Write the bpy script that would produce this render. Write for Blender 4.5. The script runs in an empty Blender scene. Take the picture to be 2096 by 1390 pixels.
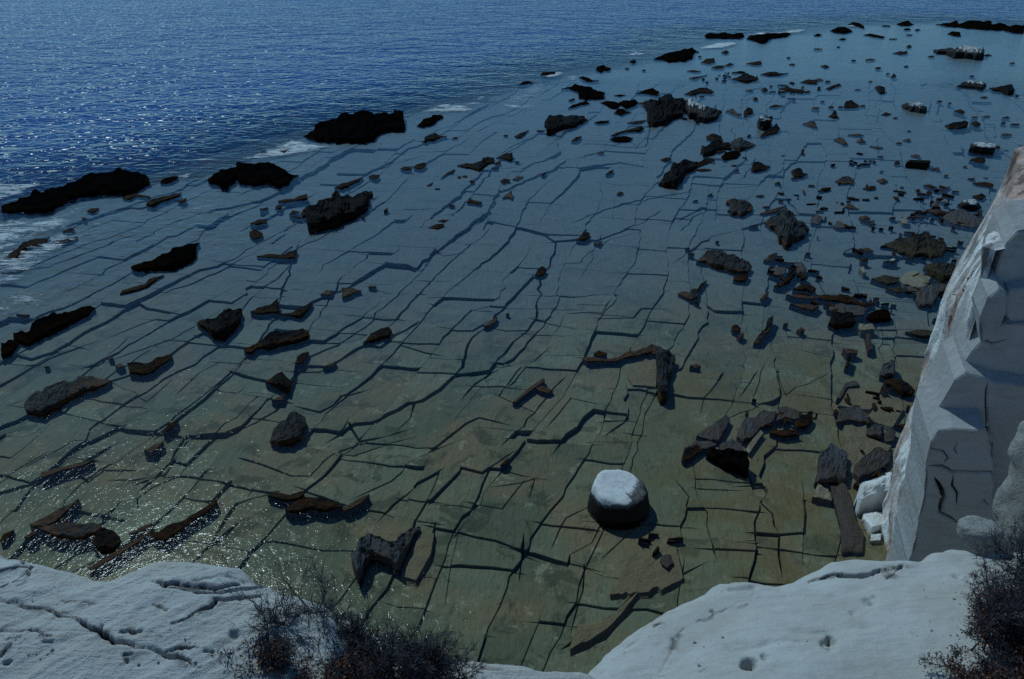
import bpy, math, random, hashlib
import numpy as np
from mathutils import Vector, Matrix
from mathutils.geometry import delaunay_2d_cdt

# ------------------------------------------------------------------ camera, sky, sun, exposure
scene = bpy.context.scene
R = math.radians
CAM_H, FPX, PITCH = 14.0, 1645.0, 28.0
cam_d = bpy.data.cameras.new('camera'); cam = bpy.data.objects.new('camera', cam_d)
scene.collection.objects.link(cam); scene.camera = cam
cam.location = (0, 0, CAM_H); cam.rotation_euler = (R(90 - PITCH), 0, 0)
cam_d.sensor_width = 36.0; cam_d.lens = 36.0 * FPX / 2096.0
cam_d.clip_start = 0.05; cam_d.clip_end = 20000

SUN_EL, SUN_AZ = 48.0, -32.0          # azimuth measured from +Y towards +X
world = bpy.data.worlds.new('World'); scene.world = world; world.use_nodes = True
wn = world.node_tree.nodes; wl = world.node_tree.links; wn.clear()
wo = wn.new('ShaderNodeOutputWorld'); wb = wn.new('ShaderNodeBackground'); ws = wn.new('ShaderNodeTexSky')
ws.sky_type = 'NISHITA'; ws.sun_disc = False
ws.sun_elevation = R(SUN_EL); ws.sun_rotation = R(SUN_AZ)
ws.altitude = 1500; ws.air_density = 1.0; ws.dust_density = 0.0; ws.ozone_density = 8.0
wb.inputs['Strength'].default_value = 0.13
wl.new(ws.outputs[0], wb.inputs[0]); wl.new(wb.outputs[0], wo.inputs[0])
sun_d = bpy.data.lights.new('sun', 'SUN'); sun = bpy.data.objects.new('sun', sun_d)
scene.collection.objects.link(sun)
sun_d.energy = 3.9; sun_d.angle = R(0.5); sun_d.color = (1.0, 0.97, 0.93)
_s = Vector((math.sin(R(SUN_AZ)) * math.cos(R(SUN_EL)), math.cos(R(SUN_AZ)) * math.cos(R(SUN_EL)), math.sin(R(SUN_EL))))
sun.rotation_euler = _s.to_track_quat('Z', 'Y').to_euler(); sun.location = _s * 200
vs = scene.view_settings
vs.view_transform = 'Standard'; vs.look = 'None'; vs.gamma = 1.0; vs.use_curve_mapping = False
vs.exposure = -1.1
vs.use_white_balance = True; vs.white_balance_temperature = 5200; vs.white_balance_tint = -12
scene.render.engine = 'CYCLES'
cy = scene.cycles
cy.max_bounces = 6; cy.diffuse_bounces = 2; cy.glossy_bounces = 2; cy.transparent_max_bounces = 8
cy.sample_clamp_indirect = 4.0; cy.caustics_reflective = False; cy.caustics_refractive = False
cy.sample_clamp_direct = 5.0; cy.use_denoising = False

# ------------------------------------------------------------------ helpers
rng = np.random.default_rng(7)
random.seed(7)
CP, SP = math.cos(R(PITCH)), math.sin(R(PITCH))

def P(px, py, z=0.0):
    """where the line of sight of a photo point meets the level z"""
    px = np.asarray(px, float); py = np.asarray(py, float)
    X = px - 1048.0; U = 695.0 - py
    fw = FPX * CP + U * SP; dn = FPX * SP - U * CP
    t = (CAM_H - z) / dn
    return X * t, fw * t

def height_at(Y, py):
    t = (695.0 - py) / FPX
    return CAM_H + Y * (t * CP - SP) / (CP + t * SP)

TILE = dict(A=(0, 0), B=(700, 0), C=(1396, 0), D=(0, 465), E=(700, 465), F=(1396, 465), G=(0, 925), H=(700, 925), I=(1396, 925), O=None)
SC = 700.0 / 2092.0
def pts(s):
    """'B 10,20 30,40' -> photo points"""
    w = s.split(); t = w[0]; a = np.array([[float(v) for v in p.split(',')] for p in w[1:]])
    if t == 'O': return a
    return a * SC + np.array(TILE[t], float)

def _hash(ix, iy, iz, seed):
    h = (ix.astype(np.int64) * 374761393 + iy.astype(np.int64) * 668265263 + iz.astype(np.int64) * 2147483647 + seed * 974634533) & 0xFFFFFFFF
    h = ((h ^ (h >> 13)) * 1274126177) & 0xFFFFFFFF
    h = (h ^ (h >> 16)) & 0xFFFF
    return h / 65535.0
def vnoise(x, y, z=0.0, seed=0):
    x, y, z = np.broadcast_arrays(np.asarray(x, float), np.asarray(y, float), np.asarray(z, float))
    ix, iy, iz = np.floor(x), np.floor(y), np.floor(z)
    fx, fy, fz = x - ix, y - iy, z - iz
    fx = fx * fx * (3 - 2 * fx); fy = fy * fy * (3 - 2 * fy); fz = fz * fz * (3 - 2 * fz)
    o = 0
    for a in (0, 1):
        for b in (0, 1):
            for c in (0, 1):
                w = (fx if a else 1 - fx) * (fy if b else 1 - fy) * (fz if c else 1 - fz)
                o = o + w * _hash(ix + a, iy + b, iz + c, seed)
    return o * 2 - 1
def fbm(x, y, z=0.0, seed=0, octv=4, gain=0.5):
    o, a, f = 0, 1.0, 1.0
    for i in range(octv):
        o = o + a * vnoise(np.asarray(x) * f, np.asarray(y) * f, np.asarray(z) * f, seed + i * 17); a *= gain; f *= 2.03
    return o
def smooth(t):
    t = np.clip(t, 0, 1); return t * t * (3 - 2 * t)

def seg_dist(px, py, poly, closed=False):
    """distance from points to a polyline"""
    d = np.full(np.shape(px), 1e9)
    n = len(poly)
    for i in range(n if closed else n - 1):
        ax, ay = poly[i]; bx, by = poly[(i + 1) % n]
        vx, vy = bx - ax, by - ay; L = vx * vx + vy * vy + 1e-12
        t = np.clip(((px - ax) * vx + (py - ay) * vy) / L, 0, 1)
        d = np.minimum(d, np.hypot(px - ax - t * vx, py - ay - t * vy))
    return d
def inside(px, py, poly):
    r = np.zeros(np.shape(px), bool); n = len(poly); j = n - 1
    for i in range(n):
        xi, yi = poly[i]; xj, yj = poly[j]
        c = ((yi > py) != (yj > py)) & (px < (xj - xi) * (py - yi) / (yj - yi + 1e-15) + xi)
        r ^= c; j = i
    return r

def link(o): scene.collection.objects.link(o); return o
def tag(o, label=None, cat=None, group=None, kind=None):
    if label: o['label'] = label
    if cat: o['category'] = cat
    if group: o['group'] = group
    if kind: o['kind'] = kind
    return o
def mesh_obj(name, verts, faces, m=None, parent=None, smooth_shade=False):
    me = bpy.data.meshes.new(name)
    verts = np.asarray(verts, float)
    me.from_pydata(verts.tolist(), [], [tuple(int(i) for i in f) for f in faces])
    if m: me.materials.append(m)
    if smooth_shade: me.polygons.foreach_set('use_smooth', [True] * len(me.polygons))
    me.update()
    o = bpy.data.objects.new(name, me); link(o)
    if parent: o.parent = parent
    return o
def grid_obj(name, X, Y, Z, m=None, keep=None, parent=None, smooth_shade=True):
    """structured sheet, numpy fast; keep = mask of the vertices"""
    n, k = X.shape
    idx = np.arange(n * k).reshape(n, k)
    q = np.stack([idx[:-1, :-1], idx[1:, :-1], idx[1:, 1:], idx[:-1, 1:]], -1).reshape(-1, 4)
    co = np.stack([X, Y, Z], -1).reshape(-1, 3)
    if keep is not None:
        kp = keep.reshape(-1); q = q[kp[q].all(1)]
        used = np.zeros(n * k, bool); used[q.reshape(-1)] = True
        remap = np.cumsum(used) - 1; q = remap[q]; co = co[used]
    else: used = np.ones(n * k, bool)
    me = bpy.data.meshes.new(name)
    me.vertices.add(len(co)); me.vertices.foreach_set('co', co.reshape(-1).astype(np.float32))
    me.loops.add(q.size); me.loops.foreach_set('vertex_index', q.reshape(-1).astype(np.int32))
    me.polygons.add(len(q)); me.polygons.foreach_set('loop_start', np.arange(0, q.size, 4, dtype=np.int32))
    me.polygons.foreach_set('use_smooth', np.full(len(q), smooth_shade))
    me.update(calc_edges=True); me.validate()
    if m: me.materials.append(m)
    o = bpy.data.objects.new(name, me); link(o)
    if parent: o.parent = parent
    return o, used
def add_attr(o, name, vals):
    a = o.data.attributes.new(name, 'FLOAT', 'POINT'); a.data.foreach_set('value', np.asarray(vals, np.float32).reshape(-1))

# ------------------------------------------------------------------ materials
def mat(name):
    m = bpy.data.materials.new(name); m.use_nodes = True
    nt = m.node_tree; b = nt.nodes['Principled BSDF']
    return m, nt, b
def nd(nt, t, **kw):
    n = nt.nodes.new(t)
    for k, v in kw.items():
        if k in n.inputs: n.inputs[k].default_value = v
        else: setattr(n, k, v)
    return n
def coords(nt, scale=(1, 1, 1), rot=(0, 0, 0), world_space=True):
    if world_space:
        g = nd(nt, 'ShaderNodeNewGeometry'); out = g.outputs['Position']
    else:
        g = nd(nt, 'ShaderNodeTexCoord'); out = g.outputs['Object']
    mp = nd(nt, 'ShaderNodeMapping'); mp.inputs['Scale'].default_value = scale; mp.inputs['Rotation'].default_value = rot
    nt.links.new(out, mp.inputs['Vector']); return mp.outputs[0]
def noise(nt, vec, scale, detail=4, rough=0.55, dist=0.0):
    n = nd(nt, 'ShaderNodeTexNoise'); n.inputs['Scale'].default_value = scale; n.inputs['Detail'].default_value = detail
    n.inputs['Roughness'].default_value = rough; n.inputs['Distortion'].default_value = dist
    nt.links.new(vec, n.inputs['Vector']); return n.outputs['Fac']
def ramp(nt, fac, stops):
    r = nd(nt, 'ShaderNodeValToRGB'); e = r.color_ramp.elements
    while len(e) < len(stops): e.new(0.5)
    for i, (p, c) in enumerate(stops):
        e[i].position = p; e[i].color = (c, c, c, 1) if not isinstance(c, tuple) else (*c, 1)
    nt.links.new(fac, r.inputs['Fac']); return r.outputs['Color']
def mixc(nt, fac, a, b, mode='MIX'):
    x = nd(nt, 'ShaderNodeMix'); x.data_type = 'RGBA'; x.blend_type = mode
    for s, v in ((x.inputs[0], fac), (x.inputs[6], a), (x.inputs[7], b)):
        if isinstance(v, (int, float)): s.default_value = v
        elif isinstance(v, tuple): s.default_value = (*v, 1)
        else: nt.links.new(v, s)
    return x.outputs[2]
def mth(nt, op, a, b=0.0, c=0.0, clamp=False):
    x = nd(nt, 'ShaderNodeMath'); x.operation = op; x.use_clamp = clamp
    for i, v in enumerate((a, b, c)):
        if isinstance(v, (int, float)): x.inputs[i].default_value = v
        else: nt.links.new(v, x.inputs[i])
    return x.outputs[0]
def bump(nt, h, dist, strength=1.0, normal=None):
    b = nd(nt, 'ShaderNodeBump'); b.inputs['Distance'].default_value = dist; b.inputs['Strength'].default_value = strength
    nt.links.new(h, b.inputs['Height'])
    if normal is not None: nt.links.new(normal, b.inputs['Normal'])
    return b.outputs[0]
def posz(nt):
    g = nd(nt, 'ShaderNodeNewGeometry'); s = nd(nt, 'ShaderNodeSeparateXYZ'); nt.links.new(g.outputs['Position'], s.inputs[0]); return s.outputs[2]
def normz(nt):
    g = nd(nt, 'ShaderNodeNewGeometry'); s = nd(nt, 'ShaderNodeSeparateXYZ'); nt.links.new(g.outputs['Normal'], s.inputs[0]); return s.outputs[2]
def mrange(nt, v, a, b, c=0.0, d=1.0):
    m = nd(nt, 'ShaderNodeMapRange'); m.interpolation_type = 'SMOOTHSTEP'
    for i, x in ((1, a), (2, b), (3, c), (4, d)): m.inputs[i].default_value = x
    nt.links.new(v, m.inputs[0]); return m.outputs[0]

def rock_mat(name, dark, mid, rust, rust_top, rough=0.55, lvl=0.05, spec=0.3):
    m, nt, b = mat(name)
    v = coords(nt)
    n1 = noise(nt, v, 1.7, 5, 0.6); n2 = noise(nt, v, 9.0, 4, 0.65)
    c = mixc(nt, ramp(nt, n1, [(0.35, 0.0), (0.7, 1.0)]), dark, mid)
    c = mixc(nt, ramp(nt, n2, [(0.45, 0.0), (0.75, 0.6)]), c, tuple(x * 1.5 for x in mid))
    z = mth(nt, 'ADD', posz(nt), mth(nt, 'MULTIPLY', mth(nt, 'SUBTRACT', n1, 0.5), 0.35))
    band = mrange(nt, z, rust_top, lvl)                      # weed and rust coloured algae in the splash line
    band = mth(nt, 'MULTIPLY', band, ramp(nt, n2, [(0.35, 0.15), (0.62, 1.0)]))
    c = mixc(nt, band, c, rust)
    nt.links.new(c, b.inputs['Base Color']); b.inputs['Roughness'].default_value = rough
    b.inputs['Specular IOR Level'].default_value = spec
    h = mth(nt, 'ADD', noise(nt, v, 4.0, 6, 0.7), mth(nt, 'MULTIPLY', noise(nt, v, 22.0, 3, 0.6), 0.25))
    nt.links.new(bump(nt, h, 0.12, 0.8), b.inputs['Normal'])
    return m
M = {}
M['black'] = rock_mat('black_reef_rock', (0.002, 0.002, 0.002), (0.005, 0.0045, 0.004), (0.014, 0.007, 0.003), 0.25, rough=0.9, spec=0.0)
M['wet'] = rock_mat('dark_wet_rock', (0.003, 0.003, 0.0028), (0.012, 0.0105, 0.009), (0.045, 0.021, 0.006), 0.14, rough=0.75, spec=0.04)
M['brown'] = rock_mat('brown_wet_rock', (0.005, 0.005, 0.0048), (0.030, 0.028, 0.026), (0.085, 0.038, 0.009), 0.13, spec=0.12)
M['slate'] = rock_mat('slate_grey_rock', (0.013, 0.014, 0.016), (0.045, 0.048, 0.054), (0.06, 0.033, 0.012), 0.22, rough=0.6, spec=0.35)
M['tan'] = rock_mat('tan_slab_rock', (0.15, 0.125, 0.075), (0.25, 0.21, 0.13), (0.20, 0.15, 0.08), 0.05, rough=0.5, lvl=-0.02, spec=0.3)
M['mossy'] = rock_mat('weedy_rock', (0.006, 0.006, 0.004), (0.028, 0.023, 0.013), (0.05, 0.035, 0.010), 0.35, spec=0.1)

def pale_mat(name, white=(0.6, 0.6, 0.58)):
    """marble bleached above the splash line, black with weed below it; 'rel' = height over the rock's own top"""
    m, nt, b = mat(name)
    v = coords(nt); n1 = noise(nt, v, 1.3, 5, 0.65); n2 = noise(nt, v, 7.0, 5, 0.7)
    a = nd(nt, 'ShaderNodeAttribute'); a.attribute_name = 'rel'
    z = mth(nt, 'ADD', a.outputs['Fac'], mth(nt, 'MULTIPLY', mth(nt, 'SUBTRACT', n1, 0.5), 0.35))
    f = mth(nt, 'MULTIPLY', mrange(nt, z, 0.72, 0.84), mrange(nt, normz(nt), 0.25, 0.6))
    dk = mixc(nt, ramp(nt, n2, [(0.4, 0.0), (0.75, 1.0)]), (0.009, 0.008, 0.007), (0.03, 0.026, 0.022))
    wt = mixc(nt, ramp(nt, n2, [(0.42, 0.0), (0.66, 1.0)]), tuple(x * 0.62 for x in white), white)
    nt.links.new(mixc(nt, f, dk, wt), b.inputs['Base Color']); b.inputs['Roughness'].default_value = 0.7
    b.inputs['Specular IOR Level'].default_value = 0.15
    nt.links.new(bump(nt, noise(nt, v, 6.0, 6, 0.7), 0.08, 0.8), b.inputs['Normal'])
    return m
M['pale'] = pale_mat('pale_topped_rock')

def marble_mat(name, base=(0.54, 0.54, 0.525), stain=0.35, rust=0.0, streak_rot=0.6, scale=1.0, streak=0.02, grain=0.004):
    m, nt, b = mat(name)
    v = coords(nt); vs_ = coords(nt, (1.2, 9.0, 9.0), (0.0, 0.25, streak_rot))
    n1 = noise(nt, v, 1.6 * scale, 5, 0.6); n2 = noise(nt, v, 11 * scale, 5, 0.7); n3 = noise(nt, vs_, 2.2 * scale, 5, 0.65)
    n4 = noise(nt, v, 70 * scale, 3, 0.7)
    c = mixc(nt, ramp(nt, n1, [(0.3, 0.0), (0.7, 1.0)]), tuple(x * y for x, y in zip(base, (0.84, 0.79, 0.72))), base)
    c = mixc(nt, mth(nt, 'MULTIPLY', ramp(nt, n3, [(0.50, 0.0), (0.72, 1.0)]), stain), c, tuple(x * y for x, y in zip(base, (0.68, 0.60, 0.50))))
    c = mixc(nt, mth(nt, 'MULTIPLY', ramp(nt, n2, [(0.60, 0.0), (0.75, 1.0)]), stain * 0.8), c, tuple(x * y for x, y in zip(base, (0.45, 0.42, 0.40))))
    c = mixc(nt, mth(nt, 'MULTIPLY', ramp(nt, n4, [(0.58, 0.0), (0.70, 1.0)]), 0.6), c, tuple(x * 0.5 for x in base))
    if rust:
        n5 = noise(nt, coords(nt, (1, 1, 0.55)), 0.75, 6, 0.68)
        c = mixc(nt, mth(nt, 'MULTIPLY', ramp(nt, n5, [(0.44, 0.0), (0.57, 1.0)]), rust), c, (0.36, 0.22, 0.16))
        n6 = noise(nt, coords(nt, (3.2, 3.2, 0.5), (0.25, 0.0, 0.0)), 1.0, 5, 0.7)
        zt = mrange(nt, posz(nt), 5.0, 8.4)
        c = mixc(nt, mth(nt, 'MULTIPLY', ramp(nt, n6, [(0.50, 0.0), (0.60, 1.0)]), mth(nt, 'MULTIPLY', zt, rust)), c, (0.10, 0.075, 0.06))      # brown weathering along the high grooves
    at_ = nd(nt, 'ShaderNodeAttribute'); at_.attribute_name = 'dirt'
    c = mixc(nt, mrange(nt, at_.outputs['Fac'], 0.25, 0.9), c, (0.035, 0.030, 0.026))           # soil and lichen lodged in the cracks
    nt.links.new(c, b.inputs['Base Color']); b.inputs['Roughness'].default_value = 0.75
    b.inputs['Specular IOR Level'].default_value = 0.2
    h1 = bump(nt, n3, streak, 1.0); h2 = bump(nt, n2, grain * 4, 0.7, h1); h3 = bump(nt, n4, grain, 0.8, h2)
    nt.links.new(h3, b.inputs['Normal'])
    return m
M['ledge'] = marble_mat('weathered_marble', stain=0.7, streak_rot=0.75, scale=2.2, streak=0.010, grain=0.005)
M['dome'] = marble_mat('smooth_marble', base=(0.48, 0.48, 0.465), stain=0.6, streak_rot=0.55, scale=1.5, streak=0.004, grain=0.002)
M['white'] = marble_mat('fresh_white_marble', base=(0.74, 0.74, 0.73), stain=0.15, scale=0.9, streak=0.012, grain=0.003)
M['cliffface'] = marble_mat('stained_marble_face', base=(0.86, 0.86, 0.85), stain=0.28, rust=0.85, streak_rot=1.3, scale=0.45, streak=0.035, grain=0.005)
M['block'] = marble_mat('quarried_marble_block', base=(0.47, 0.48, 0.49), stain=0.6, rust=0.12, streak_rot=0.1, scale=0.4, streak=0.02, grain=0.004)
M['boulder'] = marble_mat('speckled_marble', base=(0.40, 0.395, 0.37), stain=0.5, scale=2.0, streak=0.02, grain=0.008)

def slab_mat():
    m, nt, b = mat('sea_bed_slab')
    v = coords(nt)
    oi = nd(nt, 'ShaderNodeAttribute'); oi.attribute_name = 'tone'
    n1 = noise(nt, v, 0.35, 5, 0.6); n2 = noise(nt, v, 2.3, 5, 0.65); n3 = noise(nt, v, 14, 4, 0.7)
    af = nd(nt, 'ShaderNodeAttribute'); af.attribute_name = 'out'
    near_c = mixc(nt, oi.outputs['Fac'], (0.125, 0.138, 0.096), (0.255, 0.265, 0.185))
    st = noise(nt, coords(nt, (2.1, 0.16, 1), (0, 0, R(-18))), 1.0, 3, 0.55, 0.5)      # beds of the rock seen on edge
    near_c = mixc(nt, ramp(nt, st, [(0.47, 0.0), (0.50, 0.22), (0.53, 0.0)]), near_c, (0.06, 0.06, 0.04))
    c = mixc(nt, ramp(nt, n1, [(0.44, 0.0), (0.60, 0.85)]), near_c, (0.26, 0.19, 0.115))
    c = mixc(nt, ramp(nt, n2, [(0.35, 0.0), (0.7, 0.65)]), c, (0.16, 0.165, 0.11))
    c = mixc(nt, ramp(nt, n3, [(0.5, 0.0), (0.75, 0.55)]), c, (0.13, 0.125, 0.08))
    wd = noise(nt, v, 0.8, 6, 0.68, 0.7)
    c = mixc(nt, ramp(nt, wd, [(0.53, 0.0), (0.60, 0.62)]), c, (0.06, 0.065, 0.042))        # patches of dark weed
    c = mixc(nt, ramp(nt, noise(nt, v, 1.9, 5, 0.7), [(0.58, 0.0), (0.66, 0.5)]), c, (0.40, 0.385, 0.29))      # pockets of pale sand
    ah = nd(nt, 'ShaderNodeAttribute'); ah.attribute_name = 'shore'
    c = mixc(nt, mth(nt, 'MULTIPLY', ah.outputs['Fac'], ramp(nt, noise(nt, v, 0.55, 5, 0.65), [(0.40, 0.1), (0.58, 0.9)])), c, (0.17, 0.135, 0.062))     # brown weed film by the shore
    c = mixc(nt, mth(nt, 'MULTIPLY', af.outputs['Fac'], .8), c, mixc(nt, n2, (0.108, 0.145, 0.20), (0.215, 0.255, 0.295)))     # blue of the sky's reflection, painted into the slab colour further out
    nt.links.new(c, b.inputs['Base Color']); b.inputs['Roughness'].default_value = 0.9
    b.inputs['Specular IOR Level'].default_value = 0.0
    w = coords(nt, (1, 0.36, 1), (0, 0, R(-24)))
    rp = noise(nt, w, 6.5, 1, 0.4, 0.9)
    h = bump(nt, ramp(nt, st, [(0.40, 0.0), (0.50, 0.6), (0.65, 1.0)]), 0.02, 0.5); h = bump(nt, rp, 0.045, 0.9, h)
    nt.links.new(h, b.inputs['Normal'])
    return m
M['slab'] = slab_mat()
def bed_mat():
    m, nt, b = mat('sea_bed'); v = coords(nt); n = noise(nt, v, 0.8, 5, 0.6)
    a = nd(nt, 'ShaderNodeAttribute'); a.attribute_name = 'bare'
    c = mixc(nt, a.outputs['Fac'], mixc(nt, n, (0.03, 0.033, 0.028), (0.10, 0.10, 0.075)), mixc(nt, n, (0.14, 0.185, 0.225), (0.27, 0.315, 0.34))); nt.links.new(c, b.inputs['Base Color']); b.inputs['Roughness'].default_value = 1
    b.inputs['Specular IOR Level'].default_value = 0.0
    nt.links.new(bump(nt, n, 0.2, 1.0), b.inputs['Normal']); return m
M['bed'] = bed_mat()

def water_mat():
    m = bpy.data.materials.new('sea_water'); m.use_nodes = True; nt = m.node_tree; nt.nodes.clear()
    out = nd(nt, 'ShaderNodeOutputMaterial')
    at = nd(nt, 'ShaderNodeAttribute'); at.attribute_name = 'deep'; deep = at.outputs['Fac']
    ac = nd(nt, 'ShaderNodeAttribute'); ac.attribute_name = 'chop'; chop = ac.outputs['Fac']
    v_s = coords(nt, (1.0, 0.55, 1), (0, 0, R(-28))); v_b = coords(nt, (0.65, 1.0, 1), (0, 0, R(22))); v = coords(nt)
    rip = noise(nt, v_s, 6.0, 2, 0.5, 0.6)        # ripples of a hand's breadth
    fin = noise(nt, v, 17.0, 2, 0.55)             # the finest wrinkles
    wav = noise(nt, v_b, 2.0, 1, 0.4, 0.4)        # wavelets
    swl = noise(nt, v_b, 0.42, 2, 0.45, 0.5)      # short sea
    big = noise(nt, v_b, 0.09, 2, 0.5)
    gust = ramp(nt, noise(nt, v, 0.16, 3, 0.6, 0.6), [(0.38, 0.42), (0.62, 1.3)])      # cat's paws of wind
    hs = mth(nt, 'MULTIPLY', rip, mth(nt, 'MULTIPLY', gust, mth(nt, 'MULTIPLY_ADD', chop, -0.006, 0.018)))
    hs = mth(nt, 'ADD', hs, mth(nt, 'MULTIPLY', fin, mth(nt, 'MULTIPLY_ADD', chop, -0.004, 0.006)))
    hs = mth(nt, 'ADD', hs, mth(nt, 'MULTIPLY', wav, mth(nt, 'MULTIPLY_ADD', chop, 0.17, 0.009)))
    hs = mth(nt, 'ADD', hs, mth(nt, 'MULTIPLY', swl, mth(nt, 'MULTIPLY_ADD', chop, 0.42, 0.0)))
    hs = mth(nt, 'ADD', hs, mth(nt, 'MULTIPLY', big, mth(nt, 'MULTIPLY', deep, 0.5)))
    N = bump(nt, hs, 1.0, 1.0)
    fr = nd(nt, 'ShaderNodeFresnel'); fr.inputs['IOR'].default_value = 1.30; nt.links.new(N, fr.inputs['Normal'])
    gl = nd(nt, 'ShaderNodeBsdfGlossy'); nt.links.new(mth(nt, 'MULTIPLY_ADD', chop, 0.045, 0.085), gl.inputs['Roughness']); nt.links.new(N, gl.inputs['Normal'])
    tr = nd(nt, 'ShaderNodeBsdfTransparent'); tr.inputs['Color'].default_value = (0.95, 0.96, 0.92, 1)
    df = nd(nt, 'ShaderNodeBsdfDiffuse'); df.inputs['Color'].default_value = (0.002, 0.038, 0.22, 1); nt.links.new(N, df.inputs['Normal'])
    body = nd(nt, 'ShaderNodeMixShader'); nt.links.new(deep, body.inputs[0]); nt.links.new(tr.outputs[0], body.inputs[1]); nt.links.new(df.outputs[0], body.inputs[2])
    mx = nd(nt, 'ShaderNodeMixShader'); nt.links.new(fr.outputs[0], mx.inputs[0]); nt.links.new(body.outputs[0], mx.inputs[1]); nt.links.new(gl.outputs[0], mx.inputs[2])
    nt.links.new(mx.outputs[0], out.inputs['Surface'])
    return m
M['water'] = water_mat()
def foam_mat():
    m = bpy.data.materials.new('sea_foam'); m.use_nodes = True; nt = m.node_tree; nt.nodes.clear()
    out = nd(nt, 'ShaderNodeOutputMaterial')
    a = nd(nt, 'ShaderNodeAttribute'); a.attribute_name = 'dens'
    v = coords(nt, (0.5, 1.5, 1), (0, 0, R(38)))
    n = noise(nt, v, 0.8, 8, 0.78, 1.6); n2 = noise(nt, coords(nt, (1, 2.2, 1), (0, 0, R(30))), 3.5, 7, 0.8, .8)
    t = mth(nt, 'ADD', mth(nt, 'MULTIPLY', n, 0.75), mth(nt, 'MULTIPLY', n2, 0.35))
    f = mrange(nt, mth(nt, 'ADD', t, mth(nt, 'MULTIPLY', a.outputs['Fac'], 0.50)), 0.86, 0.98)
    d = nd(nt, 'ShaderNodeBsdfDiffuse'); d.inputs['Color'].default_value = (0.75, 0.78, 0.8, 1)
    tr = nd(nt, 'ShaderNodeBsdfTransparent'); mx = nd(nt, 'ShaderNodeMixShader')
    nt.links.new(mth(nt, 'MULTIPLY', f, 0.75), mx.inputs[0]); nt.links.new(tr.outputs[0], mx.inputs[1]); nt.links.new(d.outputs[0], mx.inputs[2])
    nt.links.new(mx.outputs[0], out.inputs['Surface']); return m
M['foam'] = foam_mat()
def plain(name, a, b_, scale=30, rough=0.8, spec=0.2):
    m, nt, b = mat(name); v = coords(nt); n = noise(nt, v, scale, 3, 0.6)
    nt.links.new(mixc(nt, ramp(nt, n, [(0.3, 0.0), (0.7, 1.0)]), a, b_), b.inputs['Base Color'])
    b.inputs['Roughness'].default_value = rough; b.inputs['Specular IOR Level'].default_value = spec; return m
M['twig'] = plain('dry_twig', (0.035, 0.032, 0.036), (0.12, 0.11, 0.118))
M['stem'] = plain('dark_stem', (0.012, 0.011, 0.012), (0.035, 0.030, 0.030))
M['leaf'] = plain('rusty_dry_leaf', (0.07, 0.026, 0.013), (0.19, 0.085, 0.045), 60)
M['green'] = plain('green_leaf', (0.05, 0.055, 0.012), (0.10, 0.095, 0.02), 40)

# ------------------------------------------------------------------ the sea: reef edge, water, bed
REEF = pts('O -260,560 -60,480 0,440 160,385 300,365 440,345 540,300 640,270 820,228 960,205 1070,168 1125,148 1230,132 1300,120 1340,112 1450,72 1540,68 1620,64 1740,48 1850,45 1930,43 2096,52 2300,58')
rx, ry = P(REEF[:, 0], REEF[:, 1]); REEF_G = np.stack([rx, ry], 1)
reef_poly = np.vstack([REEF_G, [[400, REEF_G[-1, 1]], [400, -60], [-60, -60], [-60, REEF_G[0, 1] - 4]]])   # landward side
def seaward(x, y):
    d = seg_dist(x, y, REEF_G); return np.where(inside(x, y, reef_poly), -d, d)
def axis(lo, hi, a, b, step, grow=1.28):
    c = list(np.arange(a, b + step, step)); s = step; v = b
    while v < hi: s *= grow; v += s; c.append(v)
    s = step; v = a
    while v > lo: s *= grow; v -= s; c.insert(0, v)
    return np.array(c)
gx = axis(-6000, 6000, -70, 110, 1.0); gy = axis(-200, 12000, 2, 190, 1.0)
GX, GY = np.meshgrid(gx, gy, indexing='ij')
SD = seaward(GX, GY)
sea, _u = grid_obj('sea_water', GX, GY, np.zeros_like(GX), M['water'])
tag(sea, 'clear shallow water over the shelf and rippled blue sea beyond', None, None, 'structure')
add_attr(sea, 'deep', smooth((SD + 4.0) / 22.0))
chop = smooth((SD + 5.0) / 14.0)
inner = np.exp(-((GX + 19) / 9) ** 2 - ((GY - 38) / 9) ** 2) * 0.35
add_attr(sea, 'chop', np.clip(chop + inner * (1 - chop), 0, 1))

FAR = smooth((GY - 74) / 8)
BZ = -0.52 + 0.32 * FAR - 7.0 * smooth((SD - 1.0) / 22.0) + 0.10 * fbm(GX * 0.4, GY * 0.4, seed=3)
seabed, _u = grid_obj('seabed', GX, GY, BZ, M['bed'])
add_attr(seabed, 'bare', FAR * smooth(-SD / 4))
tag(seabed, 'rock floor of the shallow shelf below the jointed slabs', None, None, 'structure')

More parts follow.
